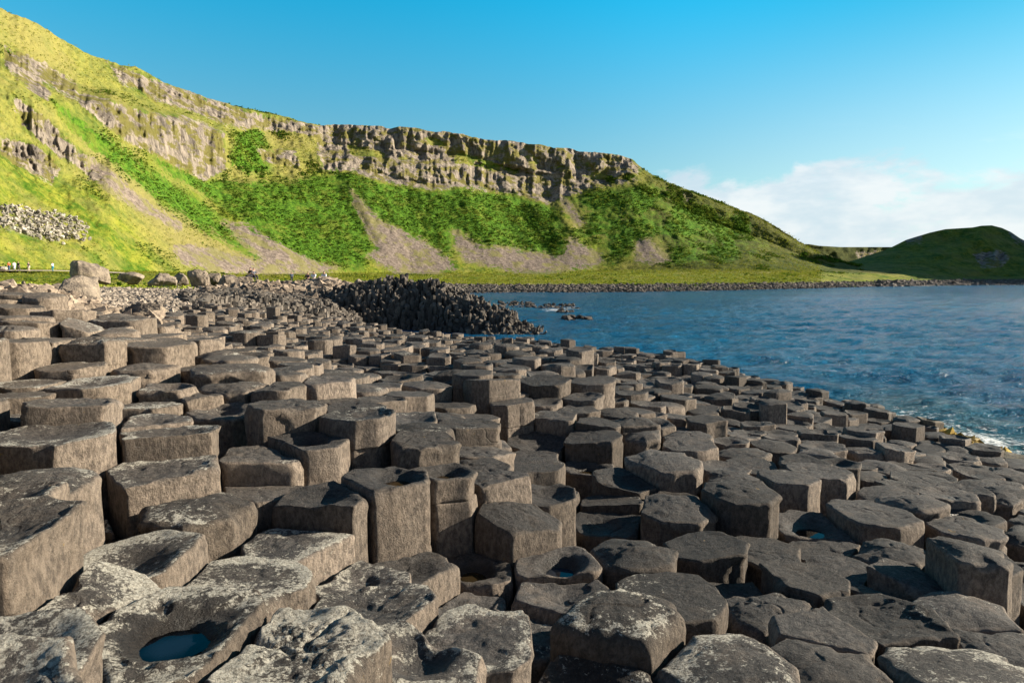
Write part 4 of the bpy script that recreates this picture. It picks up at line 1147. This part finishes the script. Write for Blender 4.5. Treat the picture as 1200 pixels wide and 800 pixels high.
# ------------------------------------------------------------------ boulders
def boulder(u, vb, Y, wpx, hpx, label, seed, mat=None, depth=.8, lean=0.0, boxy=.75, name='boulder', group='boulders along the foot of the meadow', rot=0.5):
    import bmesh
    x, y, z = [float(q) for q in at(u, vb, Y)]; w_, h_ = wpx * Y / F, hpx * Y / F
    bm = bmesh.new(); bmesh.ops.create_icosphere(bm, subdivisions=5, radius=1)
    V = np.array([v.co[:] for v in bm.verts]); T = np.array([[v.index for v in f.verts] for f in bm.faces]); bm.free()
    V = np.sign(V) * np.abs(V) ** boxy; V = V / np.abs(V).max()
    rnd_ = np.random.default_rng(seed)
    for _ in range(9):  # chop facets
        nn = rnd_.normal(0, 1, 3); nn /= np.linalg.norm(nn); dlim = rnd_.uniform(.55, .82); s_ = V @ nn; V = V - np.clip(s_ - dlim, 0, 9)[:, None] * nn
    V = V * (1 + .14 * fbm(V[:, 0] * 1.1 + seed, V[:, 1] * 1.1, V[:, 2] * 1.1, 3, seed) + .11 * fbm(V[:, 0] * 5, V[:, 1] * 5 + seed, V[:, 2] * 5, 3, seed + 3))[:, None]
    V[:, 0], V[:, 1] = V[:, 0] * math.cos(rot) - V[:, 1] * math.sin(rot), V[:, 0] * math.sin(rot) + V[:, 1] * math.cos(rot)
    lo, hi = V.min(0), V.max(0); V = (V - (lo + hi) / 2) / (hi - lo)
    V = V * np.array([w_, w_ * depth, h_ * 1.12]); V[:, 2] += h_ * .5; V[:, 0] += V[:, 2] * lean
    C = np.zeros((len(V), 4)); C[:, 0] = rnd_.uniform(.35, .8); C[:, 3] = 1
    o = link(name, build_mesh(name, V, [T], {'c': C}, True, [mat or M_BOU]), (x, y, z - h_ * .04)); o.rotation_euler.z = 0
    return tag(o, label, 'boulder', group)

boulder(103.5, 332, 54, 41, 26, 'big tan block shaped boulder on the grass behind the lowest left boulder', 3, depth=1, lean=.0, boxy=.35, rot=.62)
boulder(97, 360, 25, 62, 37, 'largest angular boulder with dark left face, in front of the block shaped boulder', 11, depth=1.1, lean=-.25, boxy=.4, rot=.85)
boulder(70, 349, 30, 26, 17, 'low dark boulder against the left side of the largest angular boulder', 12, depth=1, boxy=.8)
boulder(157, 333, 66, 27, 14, 'rounded boulder alone on the grass, just right of the block shaped boulder', 5, boxy=.85)
boulder(191, 338, 60, 35, 18, 'wide rounded boulder in front of the row, fourth from the left', 6, boxy=.8)
boulder(193, 326, 74, 14, 6, 'small dark boulder peeping over the wide rounded one', 16, boxy=.8)
boulder(212, 336, 63, 18, 16, 'dark shaded boulder between the wide rounded one and the upright one', 7, boxy=.85)
boulder(233, 341, 58, 25, 25, 'upright tan boulder, tallest of the row', 8, boxy=.6)
boulder(252, 335, 64, 20, 15, 'squat pinkish boulder right of the tallest upright one', 9, boxy=.8)
boulder(268, 338, 62, 26, 16, 'brown boulder in the clump left of the seated walkers', 19, boxy=.7)
boulder(287, 336, 64, 20, 12, 'lumpy boulder under the two walkers at the rubble edge', 20, boxy=.7)
boulder(396, 338, 80, 20, 12, 'lone dark boulder on the grass right of the tan mound', 13, boxy=.7)
boulder(424, 342, 75, 20, 15, 'brown boulder touching the top left of the dark ridge', 14, boxy=.8)
boulder(171, 369, 16, 46, 14, 'flat brown boulder behind the raised left columns', 15, M_BOU, boxy=.9)
boulder(157, 399, 6.1, 19, 10, 'small yellowish stone lying in front of the raised left column', 17, M_RUB, boxy=.8, name='loose_stone', group='loose stones on the columns')
boulder(185, 383, 9.5, 12, 12, 'small yellowish stone leaning behind the raised left column', 18, M_RUB, boxy=.8, name='loose_stone', group='loose stones on the columns')
boulder(2, 318, 110, 14, 6, 'pale whitish rock beside the path at the left edge', 21, M_PAL, boxy=.8)
boulder(28, 337, 40, 5, 8, 'small upright stone topping the rubble near the left edge', 22, M_RUB, boxy=.7)
boulder(229, 362.5, 24, 10, 7, 'small square dark block at the back left of the lower pavement', 25, M_DRK, boxy=.5)

# ------------------------------------------------------------------ the path and the walkers
pu = np.linspace(-150, 150, 60); pc = np.interp(pu, [-150, 0, 60, 100, 150], [321.5, 318.2, 318.4, 319.2, 321])
Ysl = np.interp(pu, [-150, 0, 60, 100, 150], [99, 110.5, 117, 124, 138])
rowsP = []
for dv in (-.55, 0, .55):
    X4, Y4, Z4 = at(pu, pc - dv, Ysl + dv * 4); rowsP.append(np.stack([X4, Y4, Z4 + .22], 1))
M_PATH = mat_simple('gravel_path', (.55, .47, .36), .95, .1)
o = link('path', build_mesh('path', np.vstack(rowsP), [grid_faces(3, 60)], None, True, [M_PATH])); o['kind'] = 'structure'

def limb_mesh(name, joints, edges, radii, mat, parent, loc=(0, 0, 0), sub=1):
    me = bpy.data.meshes.new(name); me.from_pydata(joints, edges, []); o = link(name, me, loc, parent); me.materials.append(mat)
    md = o.modifiers.new('skin', 'SKIN'); sv = me.skin_vertices[0].data
    for k, r in enumerate(radii): sv[k].radius = (r, r) if not isinstance(r, tuple) else r
    sv[0].use_root = True
    sb = o.modifiers.new('sub', 'SUBSURF'); sb.levels = sub; sb.render_levels = sub
    return o

M_SKIN = mat_simple('skin', (.55, .33, .24), .6)
CLOTH = {}
def cloth(c):
    if c not in CLOTH: CLOTH[c] = mat_simple('cloth_%d' % len(CLOTH), c, .9)
    return CLOTH[c]

def person(u, vf, Y, top, legs, hair, label, sit=False, face=0.0, stride=.18):
    x, y, z = [float(q) for q in at(u, vf, Y)]
    r = bpy.data.objects.new('person', None); COL.objects.link(r); r.location = (x, y, z); r.rotation_euler.z = face; r.empty_display_size = .2
    tag(r, label, 'person', 'walkers by the hillside')
    if sit:
        hp, kn, ft = .45, (0.42, .47), (.50, .05)
        J = [(0, 0, hp), (0, 0, hp + .28), (0, .02, hp + .50), (0, .02, hp + .58), (0, .04, hp + .74), (.19, 0, hp + .48), (-.19, 0, hp + .48), (.25, .12, hp + .25), (-.25, .12, hp + .25), (.14, .32, hp + .14), (-.14, .32, hp + .14),
             (.1, .02, hp), (-.1, .02, hp), (.13, kn[0], kn[1]), (-.13, kn[0], kn[1]), (.12, ft[0] - .06, ft[1]), (-.12, ft[0] - .06, ft[1]), (.12, ft[0] + .12, .03), (-.12, ft[0] + .12, .03)]
    else:
        hp = .92
        J = [(0, 0, hp), (0, 0, hp + .28), (0, 0, hp + .50), (0, 0, hp + .58), (0, .01, hp + .74), (.19, 0, hp + .47), (-.19, 0, hp + .47), (.25, .03, hp + .2), (-.25, -.03, hp + .2), (.24, .12, hp - .02), (-.24, .06, hp - .02),
             (.1, 0, hp - .02), (-.1, 0, hp - .02), (.11, stride * .6, .48), (-.11, -stride * .3, .48), (.11, stride, .07), (-.11, -stride, .07), (.11, stride + .14, .03), (-.11, -stride + .14, .03)]
    E = [(0, 1), (1, 2), (2, 3), (3, 4), (2, 5), (2, 6), (5, 7), (6, 8), (7, 9), (8, 10), (0, 11), (0, 12), (11, 13), (12, 14), (13, 15), (14, 16), (15, 17), (16, 18)]
    Rr = [.13, .12, .10, .055, .10, .065, .065, .045, .045, .035, .035, .09, .09, .06, .06, .04, .04, .035, .035]
    limb_mesh('body', J, E, Rr, M_SKIN, r)
    jt = [J[k] for k in (0, 1, 2, 5, 6, 7, 8)]
    limb_mesh('jacket', jt, [(0, 1), (1, 2), (2, 3), (2, 4), (3, 5), (4, 6)], [.16, .15, .13, .09, .09, .07, .07], cloth(top), r)
    jt = [J[k] for k in (0, 11, 12, 13, 14, 15, 16)]
    limb_mesh('trousers', jt, [(0, 1), (0, 2), (1, 3), (2, 4), (3, 5), (4, 6)], [.15, .11, .11, .085, .085, .065, .065], cloth(legs), r)
    h = J[4]; limb_mesh('hair', [(h[0], h[1] - .03, h[2] - .02), (h[0], h[1] - .02, h[2] + .07)], [(0, 1)], [.10, .095], cloth(hair), r)
    return r

Y0p = 111.5
person(11, 318.6, Y0p, (.62, .12, .03), (.05, .09, .16), (.03, .02, .015), 'person in an orange jacket and dark blue trousers on the path', face=1.4)
person(17.2, 318.6, Y0p + .8, (.75, .76, .78), (.55, .56, .58), (.04, .03, .02), 'person dressed all in white beside the orange jacket', face=1.2)
person(22, 318.4, Y0p + 2, (.03, .035, .03), (.10, .09, .07), (.06, .04, .03), 'person in a black jacket behind the walker in white', face=-.4)
person(34, 319, Y0p + 1, (.05, .05, .06), (.60, .50, .40), (.45, .40, .32), 'person in a dark top and pale trousers, third spot along the path', face=1.6, stride=.26)
person(62, 319.0, Y0p + 5, (.62, .78, .82), (.03, .22, .30), (.10, .07, .05), 'lone person in a pale top and teal trousers by the boulder shadow', face=1.5)
person(294, 328.6, 66, (.03, .03, .035), (.04, .04, .05), (.03, .02, .02), 'person in black seated left at the rubble edge', sit=True, face=2.4)
person(297.5, 329, 66.5, (.12, .13, .16), (.05, .05, .06), (.05, .04, .03), 'person in grey seated right of the one in black', sit=True, face=-2.2)
person(342, 331.5, 110, (.12, .16, .24), (.06, .07, .10), (.05, .04, .03), 'single distant person in blue standing on the grass', face=.4)
person(361, 333.5, 68, (.10, .07, .07), (.05, .05, .06), (.05, .03, .02), 'person in brown seated on the tan mound, left of three', sit=True, face=2.8)
person(368, 333, 67, (.78, .79, .80), (.10, .10, .12), (.04, .03, .02), 'person in a white top seated on the tan mound, middle of three', sit=True, face=2.8)
person(380, 333, 66, (.70, .72, .78), (.04, .04, .06), (.02, .015, .012), 'dark haired person in pale clothes seated on the mound, right of three', sit=True, face=2.9)
# ------------------------------------------------------------------ a label for every single column
LM = {(195,742): ('the bottom left puddle column', 'big pale crusted column holding the blue oval puddle, bottom left'),
 (340,758): ('the whitest lichen column', 'lumpy column most thickly crusted with white lichen, bottom left'),
 (5,612): ('the huge cut off left column', 'huge tall column cut off by the left edge, nearest the viewer there'),
 (62,508): ('the tall dished left edge column', 'tall dished column with a cracked lit face against the left edge'),
 (228,588): ('the tall dark fronted left column', 'tall column left of centre with dark left face and tan right face'),
 (190,547): ('the pale round topped left column', 'broad pale topped column between the tall dished and dark fronted left columns'),
 (357,516): ('the column with the shaded hollow', 'column with a shadowed wet hollow, behind and left of the twin puddle columns'),
 (450,561): ('the left twin puddle column', 'tall column left of centre with a small wet hollow, left one of twins'),
 (532,556): ('the right twin puddle column', 'narrow tall column with a small brown puddle, right one of twins'),
 (555,656): ('the brown puddle column', 'low column with brown puddle at the foot of the tall twins'),
 (650,660): ('the round dished puddle column', 'low round dished column with a grey puddle, bottom centre'),
 (730,725): ('the big domed centre column', 'big rounded column flecked with lichen at bottom centre'),
 (845,772): ('the large bottom column right of centre', 'large rounded column touching the bottom edge right of centre'),
 (1120,788): ('the large bottom right column', 'large lichen flecked column at the bottom right corner'),
 (1038,724): ('the wide grooved right column', 'wide flat grey column in the lower right with a worn groove'),
 (788,599): ('the smooth loaf shaped column', 'smooth loaf shaped grey column standing proud right of centre'),
 (952,611): ('the deep pothole column', 'low column pierced by a deep dark pothole at right'),
 (1135,598): ('the bright puddle column', 'low column with a small sky bright puddle near the right edge'),
 (1128,648): ('the tall square right edge column', 'tall narrow column with a lit right face near the right edge'),
 (868,577): ('the dark fronted right column', 'rounded column with tall dark front face right of centre'),
 (603,470): ('the tilted centre column', 'tilted block with dark front face in the middle of the pavement'),
 (742,482): ('the rough dark centre column', 'column with a tall rough dark front in the middle distance'),
 (778,545): ('the broad double column', 'broad low column spanning the middle of the pavement'),
 (632,418): ('the lone far block', 'squat dark fronted block standing alone near the far rim of the pavement'),
 (578,443): ('the raised far centre column', 'raised column beyond the middle with sunlit right face'),
 (415,488): ('the tall pale rimmed column', 'tall column left of centre with pale rim behind the twin columns'),
 (308,537): ('the low column behind the dark fronted one', 'low flat column behind the tall dark fronted left column'),
 (187,402): ('the upper left square block', 'square block at the right end of the raised upper left group'),
 (5,402): ('the tall upper left edge block', 'tall tan block at the left edge of the upper group'),
 (146,371): ('the hindmost raised left block', 'flat topped block hindmost of the raised left group, below the boulders'),
 (15,345): ('the topmost left edge column', 'topmost column at the left edge beside the tan rubble'),
 (272,436): ('the wide left slab column', 'wide low pale column between the upper left blocks and the centre'),
 (112,451): ('the wide pale left column', 'wide pale dished column below the upper left blocks'),
 (1020,594): ('the wide low right column', 'wide low column just behind the pothole column'),
 (692,516): ('the lit sided centre block', 'grey block with bright right side in the centre of the pavement'),
}
used = {}
lm_pos = []
col_u, col_v = {}, {}
for i in INDIV:
    a, b = proj(SX[i, 0], SX[i, 1], ZT[i]); col_u[i], col_v[i] = float(a), float(b)
rest = []
for i in INDIV:
    a = seeds[i][4]
    if a is not None and (a[0], a[1]) in LM:
        sh, full = LM[(a[0], a[1])]; infos[i]['obj']['label'] = full; used[full] = i; lm_pos.append((col_u[i], col_v[i], sh, i))
    else: rest.append(i)
ORD = ['nearest', 'second', 'third', 'fourth', 'fifth', 'sixth', 'seventh', 'eighth', 'ninth', 'tenth']
def direction(du, dv):
    a = math.degrees(math.atan2(-dv * 1.8, du)) % 360
    return ['to the right of', 'behind and right of', 'behind', 'behind and left of', 'to the left of', 'in front and left of', 'in front of', 'in front and right of'][int(((a + 22.5) % 360) // 45)]
bucket = {}
for i in rest:
    best = min(lm_pos, key=lambda L: math.hypot((L[0] - col_u[i]) / size[i], (L[1] - col_v[i]) * 1.8 / size[i]))
    dr = direction(col_u[i] - best[0], col_v[i] - best[1]); ds = math.hypot(col_u[i] - best[0], (col_v[i] - best[1]) * 1.8)
    bucket.setdefault((best[2], dr), []).append((ds, i))
for (sh, dr), L in bucket.items():
    L.sort()
    for k, (ds, i) in enumerate(L):
        inf = infos[i]; look = {'D': 'dished', 'M': 'rounded', 'F': 'flat topped', 'P': 'hollowed'}[inf['kind']]
        if inf['lic'] > .95: look = 'lichened ' + look
        od = (ORD[k] + ' ') if len(L) > 1 and k < len(ORD) else ''
        lab = '%s column%s %s %s' % (look, (', ' + od.strip() + ' one') if od else ' just', dr, sh)
        if k >= len(ORD): lab = '%s column far %s %s' % (look, dr, sh)
        w_ = lab.split()
        if len(w_) > 16: lab = ' '.join(w_[:16])
        n_ = 0
        while lab in used:
            n_ += 1; lab = lab.replace('column', 'stone column', 1) if n_ == 1 else lab.replace('stone', ['grey stone', 'brown stone', 'dark stone'][n_ % 3], 1)
            if n_ > 4: break
        used[lab] = i; inf['obj']['label'] = lab
# ------------------------------------------------------------------ sky, sun, camera
SUN_EL, SUN_AZ = 20.0, -13.0      # azimuth: degrees behind the +x direction
w = bpy.data.worlds.new('World'); SC.world = w; w.use_nodes = True
nt = w.node_tree; nt.nodes.clear(); t = NT(nt)
sky = t.n('ShaderNodeTexSky', sky_type='NISHITA'); sky.sun_disc = False
sky.sun_elevation = R(SUN_EL); sky.sun_rotation = R(90 + SUN_AZ)
sky.air_density = 1.0; sky.dust_density = .6; sky.ozone_density = 3.0
g = t.n('ShaderNodeTexCoord').outputs['Generated']
sp = t.n('ShaderNodeSeparateXYZ'); t.l(g, sp.inputs[0]); X_, Y_, Z_ = sp.outputs
low = t.mix(1.0, sky.outputs[0], (.92, 1.22, 1.08), 'MULTIPLY')
high = t.mix(1.0, sky.outputs[0], (.01, 1.75, 1.8), 'MULTIPLY')
over = t.mix(1.0, sky.outputs[0], (.75, .80, .80), 'MULTIPLY')
skyc = t.mix(t.ramp(Z_, .10, .44), low, high)
skyc = t.mix(t.ramp(Z_, .48, .66), skyc, over)
skyc = t.mix(t.ramp(Y_, .35, -.05), skyc, over)
ft = t.ramp(X_, .15, .62, 1.0, .68); fcmb = t.n('ShaderNodeCombineColor'); [t.l(ft, fcmb.inputs[i]) for i in range(3)]
skyc = t.mix(t.ramp(Z_, .10, .40), skyc, t.mix(1.0, skyc, fcmb.outputs[0], 'MULTIPLY'))
gs = t.mapping(g, (1, 1, 2.6))
cn = t.noise(gs, 7.5, 7, .58, .4); cn2 = t.noise(gs, 20, 5, .6)
cs = t.math('ADD', t.math('MULTIPLY', cn, .8), t.math('MULTIPLY', cn2, .2))
band = t.math('MULTIPLY', t.ramp(Z_, .19, .10), t.math('MULTIPLY', t.ramp(X_, .12, .26), t.ramp(X_, .80, .56)))
right = t.math('MULTIPLY', t.ramp(X_, .0, .62), t.ramp(Z_, .36, .04))
th = t.math('SUBTRACT', .72, t.math('MULTIPLY', band, .42))
cm = t.math('MULTIPLY', t.ramp(t.math('SUBTRACT', cs, th), 0, .13), t.ramp(band, .05, .5))
shade = t.ramp(t.noise(gs, 9, 4, .6), .35, .65)
cc = t.mix(shade, (4.7, 5.7, 6.5), (7.3, 7.4, 7.5))
skyc = t.mix(t.ramp(Z_, .13, .02, 0, .6), skyc, (3.0, 4.9, 6.0))
out = t.mix(t.math('MULTIPLY', cm, .85), skyc, cc)
out = t.mix(t.math('MULTIPLY', right, .38), out, (6.2, 6.7, 6.9))
wi = t.math('MULTIPLY', t.ramp(t.noise(t.mapping(g, (1, 1, 5)), 5, 6, .62, .4), .56, .74), t.math('MULTIPLY', t.ramp(Z_, .22, .12), .2))
out = t.mix(t.math('MULTIPLY', wi, t.ramp(X_, -.1, .4)), out, (8.2, 8.6, 8.8))
bg = t.n('ShaderNodeBackground'); t.l(out, bg.inputs[0]); bg.inputs[1].default_value = .058
wo = t.n('ShaderNodeOutputWorld'); t.l(bg.outputs[0], wo.inputs[0])

sd = Vector((math.cos(R(SUN_AZ)) * math.cos(R(SUN_EL)), -math.sin(R(SUN_AZ)) * math.cos(R(SUN_EL)), math.sin(R(SUN_EL))))
sl = bpy.data.lights.new('sun', 'SUN'); sl.energy = 5.0; sl.angle = R(.5); sl.color = (1.0, .88, .71)
so = bpy.data.objects.new('sun', sl); COL.objects.link(so); so.rotation_euler = sd.to_track_quat('Z', 'Y').to_euler()

cam = bpy.data.cameras.new('camera'); cam.lens = 24; cam.sensor_width = 36; cam.clip_start = .05; cam.clip_end = 8000
co_ = bpy.data.objects.new('camera', cam); COL.objects.link(co_); co_.location = (0, 0, 0); co_.rotation_euler = (math.pi / 2 - TH, 0, 0)
SC.camera = co_
vs = SC.view_settings; vs.view_transform = 'Standard'; vs.look = 'None'; vs.gamma = 1; vs.exposure = 1.2; vs.use_curve_mapping = False
SC.cycles.max_bounces = 6; SC.cycles.transparent_max_bounces = 6
